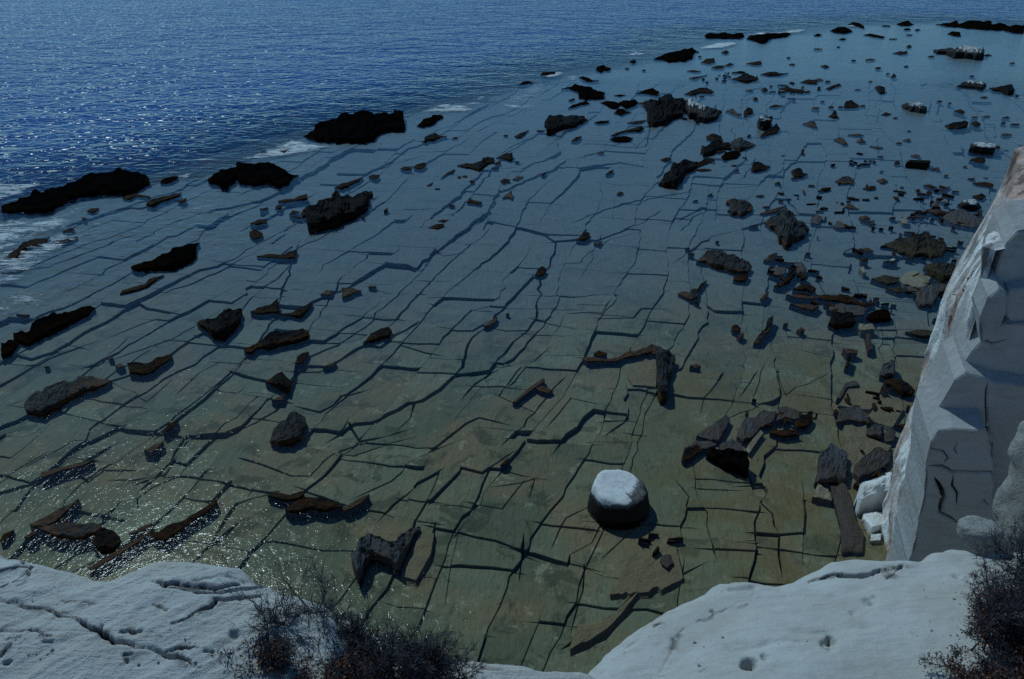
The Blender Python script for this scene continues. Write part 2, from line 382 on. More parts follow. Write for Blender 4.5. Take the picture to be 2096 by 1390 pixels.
# ------------------------------------------------------------------ cells: cutting a sheet of stone along its joints
def cells(lines, outer_test, jit=0.0):
    """lines = [(points Nx2, gap)] -> pieces: list of (tri list in local verts, verts2d_inner, verts2d_outer, boundary edges)"""
    V, E, EG = [], [], []
    key = {}
    def vid(p):
        k = (round(p[0], 3), round(p[1], 3))
        if k not in key: key[k] = len(V); V.append(Vector(k))
        return key[k]
    for pl, g in lines:
        ids = [vid(p) for p in pl]
        for a, b in zip(ids[:-1], ids[1:]):
            if a != b: E.append((a, b)); EG.append(g * random.uniform(.5, 1.3))
    vo, eo, fo, ov, oe, of = delaunay_2d_cdt(V, E, [], 0, 1e-4)
    vo = np.array([(v.x, v.y) for v in vo])
    gap = {}
    for (a, b), src in zip(eo, oe):
        if len(src): gap[(min(a, b), max(a, b))] = max(EG[s] if s < len(EG) else 0.03 for s in src)
    fo = [list(f) for f in fo]
    cen = vo[np.array(fo)].mean(1)
    ok = outer_test(cen[:, 0], cen[:, 1])
    edge_f = {}
    for i, f in enumerate(fo):
        if not ok[i]: continue
        for j in range(3):
            a, b = f[j], f[(j + 1) % 3]; edge_f.setdefault((min(a, b), max(a, b)), []).append(i)
    comp = {}
    pieces = []
    for i in range(len(fo)):
        if not ok[i] or i in comp: continue
        st = [i]; comp[i] = len(pieces); tri = []
        while st:
            f = st.pop(); tri.append(f)
            for j in range(3):
                a, b = fo[f][j], fo[f][(j + 1) % 3]; k = (min(a, b), max(a, b))
                if k in gap: continue
                for o in edge_f[k]:
                    if o not in comp: comp[o] = len(pieces); st.append(o)
        pieces.append(tri)
    res = []
    for tri in pieces:
        # corners of the triangles, joined round each vertex wherever no joint lies between them
        corner = {}; par = []
        def find(a):
            while par[a] != a: par[a] = par[par[a]]; a = par[a]
            return a
        for f in tri:
            for j in range(3): corner[(f, fo[f][j])] = len(par); par.append(len(par))
        ts = set(tri)
        bound = []
        for f in tri:
            for j in range(3):
                a, b = fo[f][j], fo[f][(j + 1) % 3]; k = (min(a, b), max(a, b))
                nb = [o for o in edge_f[k] if o != f and o in ts] if k not in gap else []
                if nb:
                    for vtx in (a, b):
                        p, q = find(corner[(f, vtx)]), find(corner[(nb[0], vtx)])
                        if p != q: par[p] = q
                else: bound.append((f, a, b, gap.get(k, 0.03)))
        roots = {}; pos = []; tl = []
        def loc(f, vtx):
            r = find(corner[(f, vtx)])
            if r not in roots: roots[r] = len(pos); pos.append(vo[vtx])
            return roots[r]
        for f in tri: tl.append([loc(f, x) for x in fo[f]])
        pos = np.array(pos)
        be = []; off = {}
        for f, a, b, g in bound:
            ia, ib = loc(f, a), loc(f, b); d = vo[b] - vo[a]; L = np.hypot(*d) + 1e-9
            n = np.array([-d[1], d[0]]) / L       # inward for counter-clockwise triangles
            be.append((ia, ib)); off.setdefault(ia, []).append((n, g)); off.setdefault(ib, []).append((n, g))
        res.append((tl, pos, be, off))
    return res
def inset(pos, off, extra, lim=3.0):
    q = pos.copy()
    for i, lst in off.items():
        if len(lst) == 1: q[i] = pos[i] + lst[0][0] * (lst[0][1] / 2 + extra); continue
        n = sum(l[0] for l in lst); ln = np.hypot(*n)
        g = max(l[1] for l in lst) / 2 + extra
        if ln < 0.3 * len(lst): continue
        n = n / ln; c = max(min(float(n @ l[0]) for l in lst), 0.35)
        q[i] = pos[i] + n * min(g / c, lim * g)
    return q
def piece_mesh(piece, zf, depth, chamfer):
    tl, pos, be, off = piece
    a = inset(pos, off, chamfer); b = inset(pos, off, 0.0)
    n = len(pos)
    za = zf(a[:, 0], a[:, 1]); zb = zf(b[:, 0], b[:, 1]) - chamfer
    v = np.vstack([np.c_[a, za], np.c_[b, zb], np.c_[b, zb - depth]])
    f = [tuple(t) for t in tl]
    for i, j in be:
        f.append((i + n, j + n, j, i)); f.append((i + 2 * n, j + 2 * n, j + n, i + n))
    return v, f

# joints seen in the photograph (photo points, width in metres)
CR = [
 ('D 1820,850 1810,950 1770,1050 1690,1140 1560,1210 1380,1290 1160,1310 1090,1390 1000,1500 920,1570', .34),
 ('D -60,1290 120,1210 230,1150 400,1160 560,1200 700,1230 900,1270 1150,1300', .32),
 ('D 1500,830 1400,930 1260,1060 1140,1150 1000,1260', .24),
 ('D 560,870 700,820 900,750 1100,680 1240,640', .20), ('D 400,1070 480,1025 660,960 850,900 1000,830 1150,720 1250,660', .24),
 ('D 1240,700 1350,740 1490,750', .16),
 ('D 1490,830 1550,750 1640,640 1700,540 1720,420 1750,350 1800,210 1830,110 1960,20 2092,-60 2300,-170', .22),
 ('D 1400,590 1500,490 1600,390 1700,330 1760,260', .18), ('D 1880,700 1920,600 2000,500 2092,330 2212,230 2332,120 2422,40 2512,-30', .2),
 ('D 1830,900 1950,900 2092,830 2242,745 2332,760 2412,690 2542,620', .34), ('D 1830,840 2000,760 2222,700 2392,620 2492,520 2572,430 2692,300 2812,190 2942,90 3012,10', .24),
 ('E -20,1280 80,1220 200,1210 350,1130 600,1010 740,880 760,770 800,690 920,600 990,520 1100,400 1170,330 1200,300', .27),
 ('E 780,1010 860,940 1000,790 1090,690 1190,580 1200,460 1210,340 1250,280 1300,180 1310,110 1250,70 1100,30 930,0', .24),
 ('E 1310,105 1440,95 1560,100 1700,50 1800,0 1930,-70', .2), ('E 1360,240 1460,235 1500,180 1640,90 1760,60', .1),
 ('E 890,295 1050,305 1180,305', .2), ('E 560,500 700,520 900,535', .14), ('E 1210,440 1400,445 1600,435', .3), ('E 1430,545 1590,550 1620,500', .16),
 ('E 1660,580 1780,580 1830,520 1930,520', .14), ('E 1000,1070 1080,1110', .14), ('E 1010,1330 1180,1160 1290,1010 1340,960', .13),
 ('E 550,1390 700,1270 840,1185 950,1215', .2), ('E 1330,1350 1440,1250 1540,1140 1740,1170 1750,1190 1680,1240', .16), ('E 1740,1000 1745,1170', .08),
 ('E 1290,1210 1400,1070 1530,1100', .1), ('E 1740,1010 1900,1030 1985,1075 2030,900', .14), ('E 1480,830 1600,850', .24), ('E 620,640 800,655 860,620', .1),
 ('E 370,150 560,160 620,200 700,190', .09), ('E 220,400 340,430 450,435', .12), ('E 200,240 400,260 480,290 560,180', .1), ('E 450,765 580,800', .14), ('E 940,640 1070,655', .12),
 ('E 60,1240 110,1320 300,1290 420,1180 430,1140', .14), ('E 130,1390 340,1330', .14), ('E 1000,1000 1100,870 1220,800', .1), ('E 1230,600 1330,625 1400,640', .12), ('E 1000,870 820,910', .1),
 ('G -60,290 150,230 400,130 600,20', .5), ('G 420,130 540,190 640,120 770,120', .2), ('G 540,700 750,600 900,520', .12),
 ('G 1240,640 1300,570 1400,400 1450,330 1650,270', .26), ('G 720,180 1060,160 1330,190 1640,260', .16), ('G 1500,60 1700,130 1900,165 1990,70 2092,0 2400,-90', .16),
 ('G 920,180 1000,150 1090,0', .4), ('G -20,220 120,130 240,60', .1), ('G 380,590 520,560 640,420', .3), ('G 400,680 520,600', .24), ('G 1900,260 2092,330', .16), ('G 1220,410 1320,300', .3), ('G 1380,520 1290,600', .3),
 ('H 550,475 700,505 1050,610', .13), ('H 1050,610 1300,680 1500,730', .26), ('H 1500,730 1720,800 1790,815', .12), ('H 720,490 800,360 860,220 900,130 1020,50', .13), ('H 270,385 460,220 550,170', .07),
 ('H 600,270 720,150 730,120 860,155 900,125 1020,140 1200,180', .1), ('H 450,770 540,600 565,490', .14), ('H 640,880 660,740 710,520', .05), ('H 1100,650 1090,740', .09), ('H 280,750 370,770 450,775', .11), ('H 100,360 250,385 470,440', .09),
 ('H 170,250 300,190 400,90 600,0', .11), ('H 830,340 980,370 1040,290', .08), ('H 1400,1190 1600,1060 1830,840', .2), ('H 1300,560 1370,420 1430,390', .08), ('H 1640,620 1740,530', .07),
 ('H 1830,840 1990,820 2092,770', .13), ('H 1480,780 1440,960 1420,1040', .07), ('H 1000,220 1180,180 1160,250', .09),
 ('I 50,40 80,250 150,470 180,590', .05), ('I 400,170 440,280 560,490 590,540 590,650 600,720', .14), ('I 100,250 270,260', .14), ('I 470,530 700,530 960,525', .07), ('I 735,220 735,660', .04), ('I 205,630 350,640', .13), ('I 450,235 600,230 730,300', .05), ('I 0,250 40,300 20,420 0,560', .1),
 ('F 490,880 590,895', .1), ('F 600,610 720,640 860,660', .08), ('F 740,770 860,800', .06), ('F 1305,640 1300,830', .1), ('F 1225,660 1215,780', .1), ('F 1220,460 1300,470 1530,475', .08), ('F 1310,800 1470,810', .07), ('F 1310,725 1500,730', .06), ('F -60,890 200,915', .24),
 ('F 230,940 170,1030 120,1120', .08), ('F 380,1020 440,930', .1), ('F 490,885 440,1050', .06), ('F 1225,645 1390,650', .06), ('F 850,350 1050,360 1180,385', .12), ('F 100,460 200,530 420,545', .06), ('F 250,60 400,20 640,-60', .1), ('F -20,210 100,120 220,60', .1), ('F 0,30 90,-60', .14), ('F 650,700 640,600', .05), ('F 300,1180 600,1060 860,930', .07), ('F 590,900 620,1010', .05),
 ('B 1740,870 1600,940 1480,970 1380,990 1290,1060 1200,1090 1070,1150 940,1220 900,1350 870,1410', .3), ('B 1240,810 1100,900 1010,950 900,1080 820,1180 740,1280 640,1380', .3),
 ('B 1310,870 1340,950 1250,1000 1130,1030 980,1045', .26), ('B 2092,1200 1960,1220 1800,1250 1600,1300 1450,1370', .2), ('B 930,1340 720,1330', .3), ('B 460,970 300,1010 130,1090', .3), ('B 1890,770 1860,910 1800,920 1760,880', .26), ('B 1610,1130 1740,1150', .2), ('B 940,1220 800,1200', .2), ('B 500,1310 300,1320 100,1370', .24), ('B 1480,1040 1700,1010 1850,1040', .22),
 ('C 0,1100 200,1110 300,1130 380,1100 440,1000', .26), ('C 0,1350 120,1290 230,1300', .2), ('C 580,1130 640,1240 700,1320', .2), ('C 330,1160 480,1150 640,1170', .16), ('C 760,900 700,1000 560,1100', .2),
 ('A 1500,1390 1700,1290 1900,1200', .3), ('A 1050,1370 1300,1290 1560,1240', .3), ('D 0,300 300,260 560,160 800,60', .3), ('D 870,490 960,520 1050,540', .2), ('D 1330,230 1540,265', .2), ('D 760,650 880,600 1000,560', .16), ('D 180,860 240,855 370,790 540,730', .2), ('D 1340,835 1490,845', .16), ('D 1110,1010 1220,900 1330,840', .1), ('D 1430,900 1560,940 1640,960', .12), ('D 1490,1030 1600,1050 1730,1080', .24), ('D 1880,1130 1960,1150 2092,1050 2200,1020', .22), ('D 1880,1250 2092,1280 2110,1240', .18), ('D 700,1260 560,1330 460,1330 300,1420', .14), ('D 100,800 200,830 300,800', .16), ('D 1200,1240 1290,1150 1440,1030', .1), ('D 600,870 760,720', .1), ('D 720,980 900,1080 1000,990', .1),
]
AL, AC = R(18), R(101)
el = np.array([math.sin(AL), math.cos(AL)]); ec = np.array([math.sin(AC), math.cos(AC)])
lines = []
for s, g in CR:
    p = pts(s); x, y = P(p[:, 0], p[:, 1], -0.3)
    q = np.stack([x, y], 1); o = [q[0]]
    for a, b in zip(q[:-1], q[1:]):                     # a ragged run between the seen points
        n = max(1, int(np.hypot(*(b - a)) / 0.42)); nn = np.array([-(b - a)[1], (b - a)[0]]) / (np.hypot(*(b - a)) + 1e-9)
        for i in range(1, n + 1): o.append(a + (b - a) * i / n + nn * (random.gauss(0, .05) if i < n else 0))
    for k0, k1 in ((0, 1), (-1, -2)):                    # run on until the next joint
        d = o[k0] - o[k1]; d = d / (np.hypot(*d) + 1e-9); e = o[k0] + d * random.uniform(.3, .9)
        o = [e] + o if k0 == 0 else o + [e]
    lines.append((np.array(o), g * .36))
traced = np.vstack([l[0] for l in lines])
def uv2w(u, v):
    w = 0.35 * math.sin(v * 0.21 + u * 0.13) + 0.22 * math.sin(v * 0.5 + u)
    z = 0.3 * math.sin(u * 0.23 + v * 0.11)
    return np.array([0.0, 24.0]) + ec * (u + w) + el * (v + z)
def far_from_traced(p, lim):
    return np.min(np.hypot(traced[:, 0] - p[0], traced[:, 1] - p[1])) > lim
u = -46.0; ulines = []
while u < 66: ulines.append(u); u += random.uniform(0.6, 2.4)
for k, u0 in enumerate(ulines):
    v = -22.0
    run = []
    while v < 62:
        p = uv2w(u0 + random.uniform(-.06, .06), v)
        if random.random() < .07: u0 += random.choice((-1, 1)) * random.uniform(.10, .35)
        near = not far_from_traced(p, 0.16)
        run.append(p)
        if near or random.random() < .03:
            if len(run) > 1: lines.append((np.array(run), random.choice([.008, .012, .016, .024, .045])))
            run = [p]
            if random.random() < .10: v += random.uniform(1, 4); run = []
        v += random.uniform(.32, .7)
    if len(run) > 1: lines.append((np.array(run), .05))
    if k + 1 < len(ulines):
        v = -22.0; u0 = ulines[k]
        while v < 62:
            v += random.uniform(0.8, 4.6)
            if random.random() < .10: continue
            n = max(2, int((ulines[k + 1] - u0) / .3)); run = []
            du = random.uniform(-.12, .12); e = .32
            for i in range(n + 1):
                t = i / n; p = uv2w(u0 - e + (ulines[k + 1] - u0 + 2 * e) * t, v + du * t + random.gauss(0, .035)); run.append(p)
            lines.append((np.array(run), random.choice([.008, .010, .014, .02, .036])))
def slab_ok(x, y): return (seaward(x, y) < -0.6) & (y > 3.0) & (y < 78) & (x > -45) & (x < 60)
pcs = cells(lines, slab_ok)
def px_of(x, y, z):
    fw = y * CP - (z - CAM_H) * SP; up = (z - CAM_H) * CP + y * SP
    return 1048 + FPX * x / fw, 695 - FPX * up / fw
slabs = []
for pc in pcs:
    tl, pos, be, off = pc
    t = pos[np.array(tl)]
    area = 0.5 * np.abs((t[:, 1, 0] - t[:, 0, 0]) * (t[:, 2, 1] - t[:, 0, 1]) - (t[:, 2, 0] - t[:, 0, 0]) * (t[:, 1, 1] - t[:, 0, 1])).sum()
    if area < 0.02: continue
    c = t.mean((0, 1)); dist = math.sqrt(c[0] ** 2 + c[1] ** 2 + CAM_H ** 2)
    x, y = px_of(c[0], c[1], 0)
    vis = (0 < x < 2096) and (0 < y < 1380) and not (y > 1150 and (x < 600 or x > 1450)) and not x > 1980 - (y - 640) * .2
    slabs.append((area * CAM_H / dist ** 3 * (1 if vis else 1e-4), area, c, pc))
slabs.sort(key=lambda s: -s[0])
bv, bf, bt = [], [], []; nb = 0
def SHO(v): return smooth((v[:, 0] - 1.0) / 6.0) * smooth((31 - v[:, 1]) / 9.0)
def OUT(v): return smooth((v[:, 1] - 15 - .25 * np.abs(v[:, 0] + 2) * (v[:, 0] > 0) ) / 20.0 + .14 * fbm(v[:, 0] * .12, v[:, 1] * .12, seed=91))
for i, (sc_, area, c, pc) in enumerate(slabs):
    base = -0.19 + 0.07 * float(fbm(c[0] * .09, c[1] * .09, seed=5)) + random.gauss(0, 0.03)
    shore = float(smooth((c[0] - 3.0) / 6.0) * smooth((26 - c[1]) / 9.0)); base += 0.06 * shore
    base = min(base, -0.05)
    if area < 0.25: base -= 0.06
    dc_, dl_ = .021 * random.uniform(.2, 1.7), -.016 * random.uniform(-.4, 1.8); ax, ay = ec * dc_ + el * dl_
    zf = lambda x, y: -.03 + np.minimum(0, .03 + base + np.clip((x - c[0]) * ax + (y - c[1]) * ay, -.14, .14) + 0.012 * fbm(x * .9, y * .9, seed=9))
    v, f = piece_mesh(pc, zf, 0.75, 0.012)
    tone = min(1, max(0, random.gauss(.45, .36) + .35 * shore))
    if i < 300:
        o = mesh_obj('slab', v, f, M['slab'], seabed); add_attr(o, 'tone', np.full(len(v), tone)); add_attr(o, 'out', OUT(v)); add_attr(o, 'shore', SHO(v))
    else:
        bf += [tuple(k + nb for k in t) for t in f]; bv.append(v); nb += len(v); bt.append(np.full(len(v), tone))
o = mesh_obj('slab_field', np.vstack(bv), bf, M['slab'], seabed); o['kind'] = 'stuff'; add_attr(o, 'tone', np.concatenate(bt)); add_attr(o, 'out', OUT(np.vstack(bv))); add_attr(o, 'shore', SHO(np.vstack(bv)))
#SLABS_END

# ------------------------------------------------------------------ rocks
def outline_of(s, w=None, h=None):
    p = pts(s)
    if len(p) >= 3: return p
    if len(p) == 2: c = p.mean(0); rw = max(abs(p[1, 0] - p[0, 0]) / 2, 4); rh = max(rw * .22, 1.9)
    else: c = p[0]; rw, rh = random.uniform(4, 9), random.uniform(1.5, 2.6)
    a = np.linspace(0, 2 * math.pi, 9)[:-1]
    return np.stack([c[0] + rw * np.cos(a) * np.array([random.uniform(.8, 1.1) for _ in a]), c[1] + rh * np.sin(a) * np.array([random.uniform(.7, 1.15) for _ in a])], 1)
def spans(p, xs):
    lo, hi = np.full(len(xs), 1e9), np.full(len(xs), -1e9); n = len(p)
    for i in range(n):
        a, b = p[i], p[(i + 1) % n]
        if abs(a[0] - b[0]) < 1e-9: continue
        if a[0] > b[0]: a, b = b, a
        mk = (xs >= a[0]) & (xs <= b[0]); y = a[1] + (b[1] - a[1]) * (xs - a[0]) / (b[0] - a[0])
        lo[mk] = np.minimum(lo[mk], y[mk]); hi[mk] = np.maximum(hi[mk], y[mk])
    bad = hi < lo; lo[bad] = hi[bad] = p[:, 1].mean(); return lo, hi
rock_no = 0
def rock(name, s, m='wet', k=None, front=None, rough=1.0, terr=True, z0=0.0, cap=None):
    """a rock standing in the shallows: its waterline and height worked out from where it was seen"""
    global rock_no
    rock_no += 1; sd = rock_no * 31
    p = outline_of(s) if isinstance(s, str) else s
    x0, x1 = p[:, 0].min(), p[:, 0].max(); w = x1 - x0
    n = int(np.clip(w / 1.7, 10, 90))
    xs = x0 + w * (0.004 + 0.992 * (0.5 - 0.5 * np.cos(np.pi * np.linspace(0, 1, n)) * .6 - .2 * (1 - 2 * np.linspace(0, 1, n))))
    yt, yb = spans(p, xs)
    yt = yt + rough * 0.10 * (yb - yt) * vnoise(xs * .09, 0, seed=sd) ; yb = yb + rough * .05 * (yb - yt) * vnoise(xs * .11, 3, seed=sd)
    e = np.maximum(yb - yt, .3)
    ym = float(np.median((yt + yb) / 2)); dep = PITCH + math.degrees(math.atan((ym - 695) / FPX))
    if k is None: k = float(np.clip(.62 + (dep - 8) / 34 * .18, .62, .80)) if m != 'slate' else .86
    if front is None: front = random.uniform(.45, .95) if w > 45 else random.uniform(.25, .6)
    if w < 45 and 'pale' != m: k = max(k, .66)
    if z0 is None: z0 = 0.0
    us = np.array([0, 0, .0, .03, .08, .16, .26, .38, .5, .62, .74, .85, .93, .98, 1.0, 1.0])
    gxx, gyy, gzz, rel = [], [], [], []
    X, Y = [], []
    Xf, Yf = P(xs, yb, z0); Xb, Yb = P(xs, yb - k * e, z0)
    hb = np.maximum(height_at(Yb, yt) - z0, 0.02)
    hm = float(np.percentile(hb, 85)) + 1e-3
    tilt = vnoise(0.5, 0.7, seed=sd) * .3
    sk = .28 if cap else .10
    rows = []; stp0 = hm * random.uniform(.28, .36)
    for j, u in enumerate(us):
        xx = Xf + (Xb - Xf) * u; yy = Yf + (Yb - Yf) * u
        if j == 0: z = np.full(n, -0.35 if cap else -0.60) + 0 * xx; yy = yy - sk; r = z * 0 - 1
        elif j == 1: z = np.full(n, cap - .06 if cap else -0.10) + 0 * xx; r = z * 0; yy = yy - (sk * .12 if cap else 0)
        elif j == len(us) - 1: z = np.full(n, -0.35 if cap else -0.60); r = z * 0 - 1; yy = yy + sk
        else:
            pr = front + (1 - front) * smooth(u / .8)
            if j == 2: pr = 0.12 * front
            elif j == 3: pr *= .82
            h = hb * pr
            sc = 1.6 / max(hm, .25)
            nz = fbm(xx * sc, yy * sc * 1.3, seed=sd, octv=4, gain=.6)
            nz = nz * .7 + (.45 - 1.3 * np.abs(vnoise(xx * sc * 1.1 + 7, yy * sc * 1.6, seed=sd + 3))) * .8
            h = h * (1 + .26 * rough * (nz - .35) * (0.3 if j >= len(us) - 3 else 1.0))
            if terr and hm > .12:                      # bedding steps
                stp = stp0
                q = (h + tilt * (xx - xx.mean()) * .3) / stp; fl = np.floor(q); fr = q - fl
                h = h * .45 + .55 * ((fl + smooth((fr - .25) / .35)) * stp - tilt * (xx - xx.mean()) * .3)
            z = z0 + np.maximum(h, .015) if u < 1 else z0 + np.maximum(h * .93, .012)
            r = h / hm
        amp = .10 * rough * min(1.0, hm * 2) if 0 < j < len(us) - 1 else 0
        xx = xx + amp * vnoise(xx * 3, z * 4, yy * 3, sd + 5); yy = yy + amp * 1.3 * vnoise(xx * 3, z * 4 + 9, yy * 3, sd + 6)
        if cap: z = np.minimum(z, cap + .02 * vnoise(xx * 4, yy * 4, seed=sd))
        rows.append((xx, yy, z, r))
    A = [np.stack([r[q] for r in rows], 1) for q in range(4)]
    cx, cy = float(A[0].mean()), float(A[1].mean())
    o, used = grid_obj(name, A[0] - cx, A[1] - cy, A[2], M[m], smooth_shade=False)
    o.location = (cx, cy, 0); add_attr(o, 'rel', A[3].reshape(-1)[used])
    o['_px'] = (float((x0 + x1) / 2), ym, float(w), float(e.max()))
    return o

